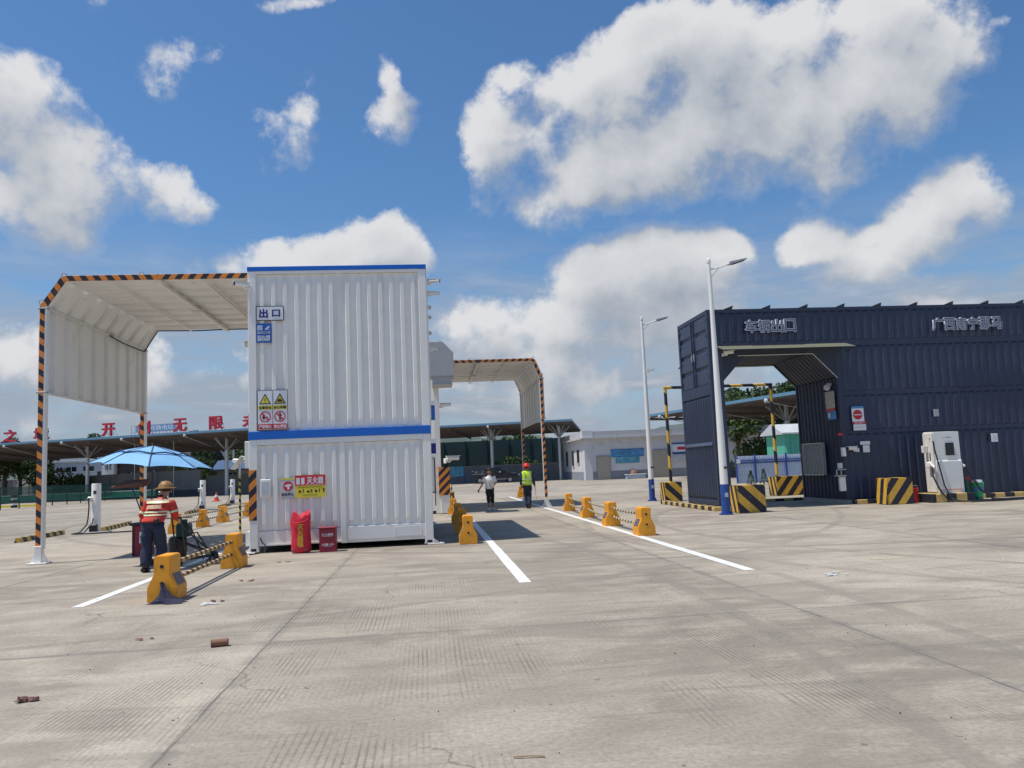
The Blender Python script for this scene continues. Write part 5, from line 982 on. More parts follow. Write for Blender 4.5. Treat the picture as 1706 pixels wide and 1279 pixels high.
for k, (x, y) in enumerate(((16.62, 23.45), (16.78, 23.62))):
    t = thing('fire_extinguisher', ('fire extinguisher standing between charging cabinet and green bucket', 'second fire extinguisher behind the green bucket')[k], 'extinguisher', (x, y, 0)); b = MB(); b.rings([(x, y, 0.002, .07, .07), (x, y, .50, .07, .07), (x, y, .58, .03, .03), (x, y, .64, .025, .025)], 16); b.build('cylinder', M['redp'] if k else M['green'], t, smooth=True); b = MB(); b.box(x-.07, x+.05, y-.012, y+.012, .66, .69); b.tube([(x, y, .66), (x+.09, y, .62), (x+.08, y, .3)], .010, 6); b.build('valve', M['redp'], t)
t = thing('red_bucket', 'small red bucket left of the charging cabinet', 'bucket', (14.78, 23.35, 0)); b = MB(); b.rings([(14.78, 23.35, .002, .10, .10), (14.78, 23.35, .42, .13, .13), (14.78, 23.35, .44, .14, .14)], 18); b.build('pail', M['redp'], t, smooth=True); b = MB(); b.tube([(14.66, 23.35, .44), (14.70, 23.3, .52), (14.86, 23.3, .52), (14.90, 23.35, .44)], .006, 5); b.build('handle', M['steel'], t)
t = thing('cardboard_scrap', 'pale cardboard scrap under the cables in front of the charging cabinet', 'cardboard'); b = MB(); b.box(15.4, 15.75, 22.0, 22.2, .004, .02); b.build('sheet', mat('pale_card', (.55, .38, .22), .8), t)

# ================================================================== STREET LAMPS
def lamp():
    T = thing('street_lamp', 'near tall white street lamp with blue foot, in front of the dark building corner', 'street lamp', (0, 0, 0), 'white street lamps')
    b = MB(); b.tube([(0, 0, .85), (0, 0, 3.5), (0, 0, 7.35)], [.115, .088, .05], 20); b.build('pole', M['white'], T, smooth=True)
    b = MB(); b.tube([(0, 0, .03), (0, 0, .86)], [.122, .117], 20); b.cyl(0, 0, .004, .03, .2, 20)
    for k in range(4): b.prism([(.11, .03), (.19, .03), (.11, .16)], 'y', -.006, .006) if k == 0 else None
    for a, c in ((.15, 0), (-.15, 0), (0, .15), (0, -.15)): b.cyl(a, c, .03, .06, .016, 6)
    b.build('blue_foot', M['blueW'], T); b = MB(); b.box(-.04, .05, -.128, -.11, .5, .62); b.build('service_door', M['ltgrey'], T)
    b = MB(); b.tube([(0, 0, 7.12), (.35, 0, 7.20), (.62, 0, 7.30)], .024, 8); b.tube([(0, 0, 6.85), (.16, 0, 7.02), (.30, 0, 7.18)], .012, 6); b.build('arm', M['white'], T)
    b = MB(); 
    b.prism([(.58, 7.26), (.62, 7.34), (1.12, 7.44), (1.14, 7.41), (.66, 7.27)], 'y', -.10, .10); h = b.build('lamp_head', M['grey'], T)
    b = MB(); b.prism([(.70, 7.268), (1.08, 7.385), (1.08, 7.375), (.70, 7.258)], 'y', -.07, .07); b.build('lamp_glass', M['dark'], h)
    b = MB(); b.ball((0, 0, 7.41), .055, 14, 10); b.cyl(0, 0, 7.33, 7.37, .065, 14); b.build('finial', M['white'], T, smooth=True)
    b = MB(); b.box(-.02, .13, -.14, -.11, 1.30, 1.36, .004); b.build('clamp', M['dark'], T)
    return T
lp = lamp(); lp.location = (8.36, 22.25, 0)
lp2 = dup(lp, (9.08, 32.4, 0), 'far street lamp with blue foot, left of the dark building, seen smaller', scale=(1, 1, 1.03))
dup(c0, (9.17, 32.35, 5.35), 'small dark camera halfway up the far street lamp', rot=R(80), scale=1.0)

# ================================================================== WALL, FENCES, SHEDS, HOUSES
def slab(name, p, q_, z0, z1, th, m, label, cat):
    p, q_ = Vector((*p, 0)), Vector((*q_, 0)); d = (q_-p); L = d.length; a = math.atan2(d.y, d.x); T = thing(name, label, cat, p); T.rotation_euler = (0, 0, a); ROOT[T.name] = Vector()
    b = MB(); b.box(0, L, 0, th, z0, z1); b.build('wall_body', m, T); return T, L
T, L = slab('boundary_wall', (-80, 139), (-26.5, 96.5), 0, 2.95, .25, M['wallc'], 'long grey concrete boundary wall at the left, behind the green mesh fence', 'wall')
b = MB()
for k in range(int(L/5)): b.box(k*5, k*5+.35, -.10, .0, 0, 2.99)
b.box(0, L, -.04, .29, 2.95, 3.02); b.build('wall_piers', M['wallc'], T)
b = MB(); b.box(0, L, -.012, 0, 0, .75); b.build('dark_base', mat('dark_wall_foot', (.09, .10, .11), .9, var=.15, vscale=.5), T)  # darker band along the foot of the wall
T, L = slab('boundary_wall', (-26.2, 98), (-2, 104), 0, 2.3, .25, M['wallc'], 'darker low boundary wall right of the long grey wall, seen behind the striped corner guard', 'wall')
T, L = slab('boundary_wall', (-2, 104), (17.2, 99.5), 0, 2.05, .25, M['wallc'], 'stained low concrete wall behind the parked pickup', 'wall')
b = MB(); b.box(0, L, -.05, .3, 2.05, 2.13); b.build('coping', M['conc'], T)
T, L = slab('netting_screen', (-4, 112), (20, 110), 0, 5.6, .12, M['net'], 'tall dark green netting screen behind the low stained wall', 'screen')
for k in range(9): b = MB(); b.box(k*3, k*3+.10, -.14, -.01, 0, 5.7); b.build('post', M['dark'], T)
# green wire mesh fence on the left
T = thing('mesh_fence', 'dark green wire mesh fence on the far left', 'fence', (-34.5, 60, 0))
b = MB(); FYS = [54+3.0*k for k in range(18)]
for y in FYS: b = MB(); b.box(-34.54, -34.46, y-.04, y+.04, 0, 1.85); b.build('post', M['fence'], T)
b = MB()
for a, c in zip(FYS, FYS[1:]):
    k = a+.1
    while k < c-.05: b.box(-34.508, -34.492, k, k+.018, .45, 1.78); k += .085
    for z in (.45, .7, 1.0, 1.3, 1.6, 1.78): b.box(-34.515, -34.485, a, c, z, z+.03)
b.build('mesh_panels', M['fence'], T)
b = MB()
for k in range(3): pass
t = thing('green_banner_rail', 'long green guard rail with a pale top edge behind the mesh fence', 'guard rail', (-40, 85, 0)); b = MB(); b.box(-46, -30, 92, 92.15, .25, .9); b.build('panel', M['green'], t); b = MB(); b.box(-46, -30, 91.95, 92.2, .9, .98); b.build('top_edge', M['ltgrey'], t)
t = thing('striped_drum', 'black and white striped drum behind the mesh fence at the far left', 'drum', (-36.6, 75.5, 0))
for k in range(5): b = MB(); b.cyl(-36.6, 75.5, k*.22, k*.22+.22, .26-.02*(k % 2), 14); b.build('band', M['white'] if k % 2 else M['black'], t)
t = thing('yellow_kerb', 'yellow painted kerb behind the mesh fence at the far left', 'kerb', (-40, 78, 0)); b = MB(); b.box(-44, -34.9, 77.5, 77.8, 0, .18); b.build('kerb_body', M['signy'], t)
# sheds
def shed(label, A, B, depth, z0, z1, cols, brk=True):
    A, B = Vector((*A, 0)), Vector((*B, 0)); d = B-A; L = d.length; T = thing('steel_shed', label, 'shed', A); T.rotation_euler = (0, 0, math.atan2(d.y, d.x)); ROOT[T.name] = Vector()
    th = .16; b = MB(); b.add([(0, 0, z0), (L, 0, z0), (L, depth, z1), (0, depth, z1)]+[(0, 0, z0-th), (L, 0, z0-th), (L, depth, z1-th), (0, depth, z1-th)], [(0, 1, 2, 3), (0, 4, 5, 1), (1, 5, 6, 2), (2, 6, 7, 3), (3, 7, 4, 0)]); b.build('roof', M['roofb'], T)
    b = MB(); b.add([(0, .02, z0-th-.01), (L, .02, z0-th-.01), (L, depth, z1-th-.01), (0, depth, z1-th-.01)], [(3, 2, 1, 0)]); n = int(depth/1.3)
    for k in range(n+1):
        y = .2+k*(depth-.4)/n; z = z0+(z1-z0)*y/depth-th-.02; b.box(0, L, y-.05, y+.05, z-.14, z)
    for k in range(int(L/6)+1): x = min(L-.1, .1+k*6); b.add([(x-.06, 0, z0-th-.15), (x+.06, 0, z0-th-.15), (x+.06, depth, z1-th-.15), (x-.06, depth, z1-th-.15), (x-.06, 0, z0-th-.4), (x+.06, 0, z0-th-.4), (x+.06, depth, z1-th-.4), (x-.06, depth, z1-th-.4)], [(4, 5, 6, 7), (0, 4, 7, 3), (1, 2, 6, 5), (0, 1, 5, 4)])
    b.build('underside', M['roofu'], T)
    b = MB(); b.box(-.05, L+.05, -.12, 0, z0-.22, z0+.02); b.build('gutter', M['roofb'], T)
    for x in cols:
        y = depth*.28; z = z0+(z1-z0)*.28; b = MB(); b.tube([(x, y, 0), (x, y, z-1.6), (x, y, z-.35)], [.22, .20, .16], 12); c = b.build('column', M['steel'], T, smooth=True)
        b = MB()
        for dx, dy in ((1.3, 0), (-1.3, 0), (0, 2.2), (0, -2.0), (.7, 1.4), (-.7, 1.4), (.7, -1.2), (-.7, -1.2)): b.tube([(x, y, z-1.75), (x+dx*.45, y+dy*.45, z-1.15), (x+dx, y+dy, z-.42+(z1-z0)*dy/depth)], .06, 6)
        b.build('branch_brace', M['grey'], c)
    if brk:
        for k in range(int(L/8)): x = 3+k*8; b = MB(); b.tube([(x, depth*.28, z0-1.5), (x, -.5, z0-.5)], .03, 5); b.ball((x, -.55, z0-.42), .16, 8, 6); b.build('spot_lamp', M['ltgrey'], T)
    return T
shed('long steel shed with blue roof on the left, carrying the red letters', (-66, 104.6), (-9, 83), 14.5, 7.0, 5.75, (7.5, 26.3, 45, 57))
shed('steel shed with blue roof in the middle, ending right above the low white house', (-3.5, 96.8), (16.6, 91.3), 12.5, 7.0, 6.3, (2.5, 10.6, 18.9))
S3 = shed('steel shed with blue roof seen behind and through the dark building passage', (21.3, 75.4), (27.3, 49), 18, 6.2, 6.0, (3, 14, 24), True)
# red roof letters, each a thing standing on the shed edge
dS = Vector((57, -21.6, 0)).normalized(); nS = Vector((21.6, 57, 0)).normalized()
def edge(X): t = (X+66)/57; return Vector((X, 104.6-21.6*t, 0))
for c, X, w in (('之', -48.0, 1.9), ('境', -43.9, 2.0), ('开', -35.35, 1.6), ('创', -31.0, 1.5), ('无', -26.7, 1.6), ('限', -22.5, 1.6), ('未', -18.7, 1.6)):
    e = edge(X); T = thing('roof_letter', 'large red character '+c+' standing on the left shed roof edge', 'letter', (e.x, e.y, 7.02), 'red characters on the shed roof'); a = math.atan2(dS.y, dS.x); T.rotation_euler = (0, 0, a); ROOT[T.name] = Vector()
    text('character', c, 1.5, M['letter'], T, (0, 0, .78), ext=.10, bold=.035, w=w, h=1.35)
    b = MB()
    for x in (-w*.35, w*.35): b.tube([(x, .15, -.05), (x, .15, 1.3)], .02, 5); b.tube([(x, .15, 1.2), (x, .8, -.05)], .02, 5)
    for z in (.3, 1.0): b.tube([(-w*.45, .15, z), (w*.45, .15, z)], .02, 5)
    b.build('frame', M['steel'], T)
e = edge(-33.2)+nS*4.5; T = thing('billboard', 'wide blue and white lattice billboard behind the red characters on the left shed', 'billboard', (e.x, e.y, 0)); T.rotation_euler = (0, 0, math.atan2(dS.y, dS.x)); ROOT[T.name] = Vector()
b = MB()
for k in range(14): x = -3.1+k*.48; b.box(x-.03, x+.03, 0, .06, 0 if k in (1, 6, 12) else 6.7, 8.45)
for z in (6.75, 7.15, 7.6, 8.4): b.box(-3.15, 3.2, -.02, .08, z, z+.05)
for k in range(7): x = -3.1+k*.96; b.tube([(x, .05, 6.75), (x+.48, .9, 6.2)], .03, 5)
b.build('lattice', M['steel'], T); b = MB(); b.box(-2.4, 3.0, -.08, -.03, 7.65, 8.38); b.build('panel', mat('billboard_sheet', (.20, .30, .45), .5, var=.2), T)
text('lettering', '那马充换电站', .5, M['signw'], T, (.3, -.09, 8.02), w=4.8, h=.55)

def winbox(b, x0, x1, z0, z1, y): b.box(x0, x1, y-.05, y+.02, z0, z1)
def house(name, label, x0, x1, y0, y1, z1, wallm, roofm, wins, rtype='flat', door=None):
    T = thing(name, label, 'house', ((x0+x1)/2, y0, 0)); b = MB(); b.box(x0, x1, y0, y1, 0, z1); b.build('wall', wallm, T)
    b = MB()
    if rtype == 'flat': b.box(x0-.25, x1+.25, y0-.25, y1+.25, z1, z1+.22); b.box(x0-.1, x1+.1, y0-.1, y0+.1, z1+.22, z1+.6)
    else: zr = z1+(y1-y0)*.22; b.prism([(y0-.6, z1-.1), ((y0+y1)/2, zr), (y1+.6, z1-.1), (y1+.6, z1-.25), (y0-.6, z1-.25)], 'x', x0-.5, x1+.5)
    b.build('roof', roofm, T)
    for (a, c, za, zb) in wins:
        w = MB(); w.box(a, c, y0-.06, y0-.005, za, zb); w1 = w.build('window', M['glass'], T); w = MB(); w.box(a-.08, c+.08, y0-.09, y0-.061, za-.1, za); w.box((a+c)/2-.03, (a+c)/2+.03, y0-.085, y0-.061, za, zb); w.build('window_frame', M['signw'], w1)
    return T
pale = mat('pale_blue_render', (.46, .50, .56), .85, var=.06, dirt=(.34, .36, .40), dscale=.6)
house('house', 'long pale low house beyond the boundary wall, seen left of the blue umbrella', -55.5, -47.6, 126, 134, 5.3, pale, M['ltgrey'], [(-53.8, -52.4, 3.9, 4.6), (-51.4, -49.9, 3.9, 4.6), (-49.4, -48.2, 3.0, 3.8), (-55.2, -54.4, 3.9, 4.6)])
house('house', 'narrow bright white house end beyond the wall, at the left edge of the blue umbrella', -47.2, -45.6, 122, 128, 5.6, M['white'], M['ltgrey'], [(-46.7, -46.4, 3.9, 4.7), (-46.2, -45.95, 3.9, 4.7)])
house('house', 'dark roofed open house with a white balcony beyond the wall, under the blue umbrella', -45.2, -33, 123, 132, 5.2, mat('dark_timber', (.07, .06, .06), .8, var=.25), M['tile'], [(-44, -42.8, 2.7, 3.5), (-41, -39.5, 2.8, 3.6)], 'pitch')
house('house', 'grey blue house half hidden by trees, in the gap beside the shed column', -35, -30, 140, 147, 9.2, pale, M['ltgrey'], [(-34.3, -33.4, 7.2, 8.3), (-32.6, -31.7, 7.2, 8.3), (-34.3, -33.4, 4.4, 5.5)])
house('house', 'long brown roofed house far behind the trees, above the blue umbrella', -56, -38, 150, 158, 8.0, M['plinth'], M['redroof'], [(-50, -48.5, 5.6, 6.8)], 'pitch')
house('hut', 'small hut with dark blue sloping roof beyond the wall, left of the white block', -27.5, -21.6, 108, 113, 3.2, M['beige'], mat('blue_hut_roof', (.05, .10, .20), .6), [(-26, -25, 1.6, 2.6)], 'pitch')
for x, lab in ((-25.6, 'thin concrete pole beyond the wall'),):
    pass
for k, (x, y, hh, lab) in enumerate(((-27.7, 118, 7.6, 'thick grey concrete pole beyond the wall, left of the shed column'), (-24.3, 112, 7.4, 'thin pale pole beyond the wall, just right of the shed column'), (-21.6, 112, 7.6, 'thin pale pole beyond the wall, close to the white block'))):
    T = thing('utility_pole', lab, 'pole', (x, y, 0)); b = MB(); b.tube([(x, y, 0), (x, y, hh)], [.2 if k == 0 else .08, .15 if k == 0 else .06], 10); b.build('shaft', M['steel'], T); b = MB(); b.box(x-.6, x+.6, y-.05, y+.05, hh-.5, hh-.4); b.build('cross_arm', M['grey'], T)
b = MB()
for k in range(3): b.tube([(-75+7.0*j, 116+.1*j, 7.1-.15*k-.35*math.sin(math.pi*((j*7 % 28)/28))) for j in range(10)], .02, 4)
tag(b.build('power_line', M['steel']), 'thin power lines crossing in front of the trees beyond the wall', 'cable')

# ------------------------------------------------------------------ low white house, middle right
T = thing('low_house', 'low white flat roofed house with parapet, grey plinth and blue wall boards', 'house', (16.5, 84, 0))
b = MB(); b.box(16.5, 44, 84, 97.5, 0.9, 4.35); b.build('wall', M['render'], T); b = MB(); b.box(16.48, 44.02, 83.98, 97.52, 0, .9); b.build('plinth', M['plinth'], T)
b = MB(); b.box(16.0, 44.5, 83.5, 98, 4.35, 4.5); b.box(16.3, 44.2, 83.8, 84.0, 4.5, 5.15); b.box(16.3, 16.5, 84, 97.7, 4.5, 5.15); b.box(16.3, 44.2, 97.5, 97.7, 4.5, 5.15); b.build('roof', mat('weathered_parapet', (.50, .49, .49), .9, var=.08, dirt=(.28, .28, .29), dscale=.9), T)
b = MB(); b.box(16.25, 17.4, 83.75, 84.9, 4.5, 5.25); b.build('parapet_corner', M['render'], T)
b = MB(); b.box(16.45, 17.25, 83.93, 84.9, 0, 4.34); b.build('corner_pillar', M['render'], T)
for y, z0, z1 in ((87.3, 1.9, 3.3), (90.6, 1.6, 3.3), (94.5, 1.6, 3.3)):
    b = MB(); b.box(16.42, 16.5, y, y+1.0, z0, z1); w = b.build('window', M['glass'], T); b = MB(); b.box(16.40, 16.43, y-.1, y+1.1, z0-.12, z0); b.build('sill', M['conc'], w)
for x0, x1, z1 in ((17.75, 19.15, 2.45), (23.85, 25.7, 2.9)):
    b = MB(); b.box(x0, x1, 83.92, 83.99, 0, z1); dd = b.build('door', M['beige'], T); b = MB(); b.box(x0-.06, x1+.06, 83.90, 83.93, z1, z1+.08); b.box(x0-.06, x0, 83.90, 83.93, 0, z1); b.box(x1, x1+.06, 83.9, 83.93, 0, z1); b.build('door_frame', M['plinth'], dd)
b = MB(); b.box(19.3, 22.9, 83.93, 83.99, 2.38, 3.1); b.build('wall_board', M['mural'], T); b = MB(); b.box(19.8, 22.4, 83.93, 83.99, 1.65, 2.36); b.build('wall_board', M['mural2'], T)
b = MB(); b.box(19.25, 22.95, 83.92, 83.985, 3.1, 3.16); b.box(19.3, 22.9, 83.92, 83.985, 2.34, 2.39); b.build('board_edge', M['blueW'], T)
b = MB(); b.box(26.1, 29.2, 83.93, 83.99, 2.55, 3.55); pb = b.build('wall_board', M['signw'], T); b = MB(); b.box(26.05, 29.25, 83.91, 83.985, 3.45, 3.6); b.box(26.05, 29.25, 83.91, 83.985, 2.4, 2.6); b.build('board_edge', M['blueW'], pb); b = MB(); b.box(26.6, 27.7, 83.91, 83.925, 2.85, 3.15); b.build('red_print', M['signr'], pb)
b = MB(); b.box(26.1, 29.2, 83.93, 83.99, 1.55, 2.3); b.build('wall_board', M['ltgrey'], T)
T = thing('water_trough', 'pale blue white trough at the foot of the low white house', 'trough', (21.5, 83, 0)); b = MB(); b.box(20.6, 22.6, 82.6, 83.4, 0, .42, .04); b.build('tub', M['fsheet'], T); b = MB(); b.box(20.5, 22.7, 82.55, 83.45, .42, .48, .01); b.build('rim', M['signw'], T)
T = thing('rubble_sack', 'small brown sack behind the pale trough', 'sack', (21.6, 83.6, 0)); b = MB(); b.ball((21.6, 83.7, .45), .45, 10, 8); b.box(21.3, 21.9, 83.6, 83.85, 0, .5, .1); wob(b, .05, 5, 6); b.build('cloth', M['brown'], T)
T = thing('blue_crate_stack', 'blue mesh panel leaning behind the striped corner guard, right of the white block', 'panel', (2.9, 98, 0)); b = MB(); b.box(2.4, 4.2, 98, 98.1, .9, 2.1); b.build('sheet', M['mural2'], T); b = MB(); b.box(2.35, 2.45, 97.95, 98.15, 0, 2.15); b.box(4.15, 4.25, 97.95, 98.15, 0, 2.15); b.build('post_frame', M['blueW'], T)

# ------------------------------------------------------------------ parked pickup
T = thing('pickup_truck', 'dark parked pickup with loaded bed in front of the stained wall', 'pickup', (7.6, 93.5, 0))
y0, y1 = 92.6, 94.4
b = MB(); b.prism([(4.9, .45), (10.25, .40), (10.35, .75), (10.25, 1.02), (8.95, 1.16), (8.2, 1.72), (7.9, 1.80), (6.75, 1.80), (6.45, 1.72), (6.42, 1.12), (4.9, 1.10)], 'y', y0, y1); bd = b.build('body', M['tank'], T)
bmm = bmesh.new(); bmm.from_mesh(bd.data); bmesh.ops.bevel(bmm, geom=bmm.edges[:], offset=.06, segments=2, affect='EDGES'); bmm.to_mesh(bd.data); bmm.free()
b = MB(); b.prism([(7.3, 1.15), (8.7, 1.15), (8.1, 1.64), (7.35, 1.66)], 'y', y0-.01, y0+.02); b.prism([(6.55, 1.15), (7.2, 1.15), (7.22, 1.66), (6.62, 1.64)], 'y', y0-.01, y0+.02); b.build('side_windows', M['glass'], T)
b = MB(); b.prism([(8.83, 1.2), (8.93, 1.2), (8.28, 1.68), (8.18, 1.68)], 'y', y0+.12, y1-.12); b.build('windscreen', mat('windscreen_glass', (.10, .12, .14), .08, var=.02), T)
for x in (5.75, 9.25):
    for y, s in ((y0+.02, -1), (y1-.02, 1)):
        b = MB(); b.tube([(x, y-.10, .36), (x, y+.10, .36)], .36, 20); w = b.build('wheel', M['rubber'], T, smooth=True); b = MB(); b.tube([(x, y-.115, .36), (x, y+.115, .36)], .21, 14); b.build('rim', M['rim'], w)
for y in (y0+.15, y1-.35): b = MB(); b.box(10.18, 10.37, y-.1, y+.25, .78, .95, .02); b.build('headlight', M['ltgrey'], T)
b = MB(); b.prism([(9.5, 1.11), (10.0, 1.06), (10.0, 1.09), (9.5, 1.14)], 'y', y0+.1, y0+.6); b.build('bonnet_glint_strip', M['steel'], T)
b = MB(); b.box(4.95, 6.4, y0-.005, y0+.03, 1.08, 1.12); b.box(8.0, 8.2, y0-.2, y0-.02, 1.2, 1.35, .03); b.box(5.9, 9.0, y0-.03, y0, .42, .47); b.build('trim', M['steel'], T)
T = thing('pickup_load', 'dark jumbled load heaped on the bed of the parked pickup', 'load', (5.6, 93.5, 1.1)); b = MB(); r = random.Random(3)
for k in range(9): x = 5.1+k*.13; b.tube([(x, y0+.3+r.random(), 1.1), (x+r.uniform(-.3, .3), y0+.5+r.random(), 1.25+r.random()*.25)], .07, 6)
b.ball((5.5, 93.3, 1.15), .3, 10, 7); b.build('bundle', M['dark'], T)

# ------------------------------------------------------------------ right background: cabin, sheet fence, conical shrubs
T = thing('site_cabin', 'green walled cabin with grey pitched roof seen through the passage', 'cabin', (25, 52, 0))
b = MB(); b.corr((24.0, 52, .1), (1, 0, 0), (0, 0, 1), (0, -1, 0), 7, 3.1, .35, .04, .05, .5, .1); b.box(24.0, 31.0, 52.11, 55, .1, 3.2); b.build('wall', M['cabin'], T)
b = MB(); b.prism([(51.7, 3.2), (53.5, 3.85), (55.3, 3.2), (55.3, 3.1), (51.7, 3.1)], 'x', 23.7, 31.3); b.build('roof', M['ltgrey'], T)
b = MB(); b.box(25.0, 25.8, 51.9, 51.94, 1.75, 2.45); pp = b.build('notice', M['signw'], T); b = MB(); b.box(25.1, 25.35, 51.88, 51.9, 1.9, 2.3); b.box(25.45, 25.7, 51.88, 51.9, 1.9, 2.3); b.build('red_print', M['signr'], pp)
T = thing('sheet_fence', 'blue white corrugated sheet fence with navy rails, seen through the passage', 'fence', (19.6, 50, 0))
b = MB(); b.corr((19.7, 50, .02), (1, 0, 0), (0, 0, 1), (0, -1, 0), 4.8, 1.72, .16, .04, 0, .5, .03); b.build('sheets', M['fsheet'], T)
b = MB(); b.box(19.6, 24.6, 49.9, 49.96, 1.25, 1.33); b.box(19.6, 24.6, 49.9, 49.96, 1.42, 1.47)
for x in (19.65, 20.9, 23.0, 24.6): b.box(x-.04, x+.04, 49.85, 49.95, 0, 1.85)
b.build('rails_and_posts', M['blueW'], T); b = MB(); b.box(19.66, 19.9, 49.82, 49.85, 1.28, 1.55); b.box(24.2, 24.5, 49.82, 49.85, 1.28, 1.55); b.build('white_plates', M['signw'], T)
def cshrub(x, y, h, lab):
    T = thing('conical_shrub', lab, 'shrub', (x, y, 0), 'two dark conical shrubs'); r = random.Random(int(x*10)); b = MB()
    for k in range(420):
        z = h*(.08+.92*r.random()); q = (h-z)/h*.30*(.6+.4*r.random())+.03; a = r.uniform(0, 6.283); c = Vector((x+q*math.cos(a), y+q*math.sin(a), z)); u = Vector((r.gauss(0, 1), r.gauss(0, 1), r.gauss(0, 1))).normalized()*.05; w = Vector((r.gauss(0, 1), r.gauss(0, 1), r.gauss(0, 1))).normalized()*.05; b.add([c-u, c+w, c+u], [(0, 1, 2)])
    b.build('foliage', LEAF[0], T); b = MB(); b.cyl(x, y, 0, .25, .03, 6); b.build('trunk', M['bark'], T)
cshrub(18.95, 46, .85, 'left one of two small dark conical shrubs in front of the sheet fence'); cshrub(19.75, 46, .9, 'right one of two small dark conical shrubs in front of the sheet fence')
T = thing('traffic_cone', 'small red and white cone at the foot of the left shed column', 'cone', (-16.6, 65, 0)); b = MB(); b.rings([(-16.6, 65, .05, .22, .22), (-16.6, 65, .35, .13, .13), (-16.6, 65, .36, .12, .12), (-16.6, 65, .75, .03, .03)], 14); b.build('cone_body', M['hcone'], T); b = MB(); b.rings([(-16.6, 65, .35, .14, .14), (-16.6, 65, .52, .10, .10)], 14, False); b.build('white_band', M['signw'], T); b = MB(); b.box(-16.9, -16.3, 64.7, 65.3, 0.002, .05, .01); b.build('base', M['hcone'], T)

# ------------------------------------------------------------------ trees
def tree_proto(name, label, cat, h, cr, seed, leaf, n=2600, trunk=.35, low=.25, ls=.30, flat=1.0):
    r = random.Random(seed); T = thing(name, label, cat, (0, 0, 0)); cl = []
    for k in range(11): a = r.uniform(0, 6.28); q = cr*.62*math.sqrt(r.random()); z = h*(low+.1+(.9-low-.1)*r.random()); cl.append((Vector((q*math.cos(a), q*math.sin(a), z)), cr*r.uniform(.28, .48)))
    cl.append((Vector((0, 0, h*.84)), cr*.36)); b = MB()
    for k in range(n):
        c, q = r.choice(cl); d = Vector((r.gauss(0, 1), r.gauss(0, 1), r.gauss(0, 1))).normalized(); p = c+Vector((d.x, d.y, d.z*flat))*q*(.55+.5*r.random()**.5)
        if p.z < h*low*.6: continue
        u = (Vector((r.gauss(0, 1), r.gauss(0, 1), r.gauss(0, .7))).normalized())*ls*r.uniform(.5, 1.1); w = u.cross(Vector((r.gauss(0, 1), r.gauss(0, 1), r.gauss(0, 1)))).normalized()*ls*r.uniform(.3, .7)
        b.add([p-u, p-w*.8, p+u, p+w], [(0, 1, 2, 3)])
    b.build('crown', leaf, T); b = MB(); t = trunk
    b.tube([(0, 0, 0), (.05, 0, h*.25), (.1, .05, h*.5), (0, 0, h*.78)], [t, t*.8, t*.55, t*.2], 9)
    for c, q in cl[:7]: b.tube([(.07, .02, h*(.25+.25*r.random())), c*.6+Vector((0, 0, c.z*.3)), c], [t*.4, t*.25, t*.08], 6)
    b.build('trunk', M['bark'], T); return T
TP = [tree_proto('broadleaf_tree', 'dark broad tree beyond the wall at the far left', 'tree', 9, 4.2, 1, LEAF[0]), tree_proto('broadleaf_tree', 'mid green tree beyond the wall', 'tree', 9, 3.8, 2, LEAF[1]), tree_proto('broadleaf_tree', 'tall narrow tree beyond the wall', 'tree', 10, 2.9, 3, LEAF[0], low=.35)]
first = [True, True, True]
kinds = ('broad dark', 'rounded mid green', 'tall narrow')
def tree(k, x, y, s, lab, grp='trees beyond the sheds and walls'):
    if first[k]: o = TP[k]; first[k] = False; o.location = (x, y, 0); o['label'] = lab; o['group'] = grp
    else: o = dup(TP[k], (x, y, 0), lab, grp)
    o.rotation_euler = (0, 0, rng.uniform(0, 6.28)); o.scale = (s*rng.uniform(.95, 1.15), s*rng.uniform(.95, 1.15), s); return o
LT = [(-75, 124, 1.0), (-69, 130, .95), (-66, 118, .9), (-61.5, 124, .92), (-60, 136, 1.0), (-56.5, 118, .85), (-57, 142, 1.05), (-50, 144, 1.0), (-44, 143, 1.0), (-39, 139, 1.02), (-37, 131, .8), (-33, 124, .78), (-29.5, 131, .95), (-26, 122, .82), (-27, 138, 1.12), (-23, 130, 1.0), (-20.5, 122, .88), (-18, 134, 1.05), (-15, 124, .9), (-24, 116, .62), (-31, 114, .55), (-80, 134, 1.1), (-35.5, 118, .5), (-11, 130, .95)]
for i, (x, y, s) in enumerate(LT): k = (0, 1, 0, 2)[i % 4] if s < 1.02 else 2; tree(k, x, y, s, '%s tree beyond the boundary wall, %s from the left edge of the photo' % (kinds[k], ['first', 'second', 'third', 'fourth', 'fifth', 'sixth', 'seventh', 'eighth', 'ninth', 'tenth', 'eleventh', 'twelfth', 'thirteenth', 'fourteenth', 'fifteenth', 'sixteenth', 'seventeenth', 'eighteenth', 'nineteenth', 'twentieth', 'twenty first', 'twenty second', 'twenty third', 'twenty fourth'][sorted(range(len(LT)), key=lambda j: LT[j][0]/LT[j][1]).index(i)]))
for i, (x, y, s) in enumerate(((9.6, 118, .66), (11.5, 119, .72), (13.2, 117, .68), (14.8, 118, .70), (16.4, 117, .62), (17.6, 119, .60), (19.2, 116, .55))): tree((0, 1, 2)[i % 3], x, y, s, 'tree top rising over the dark green netting screen, %s from the left' % ('first', 'second', 'third', 'fourth', 'fifth', 'sixth', 'seventh')[i], 'tree tops over the netting screen')
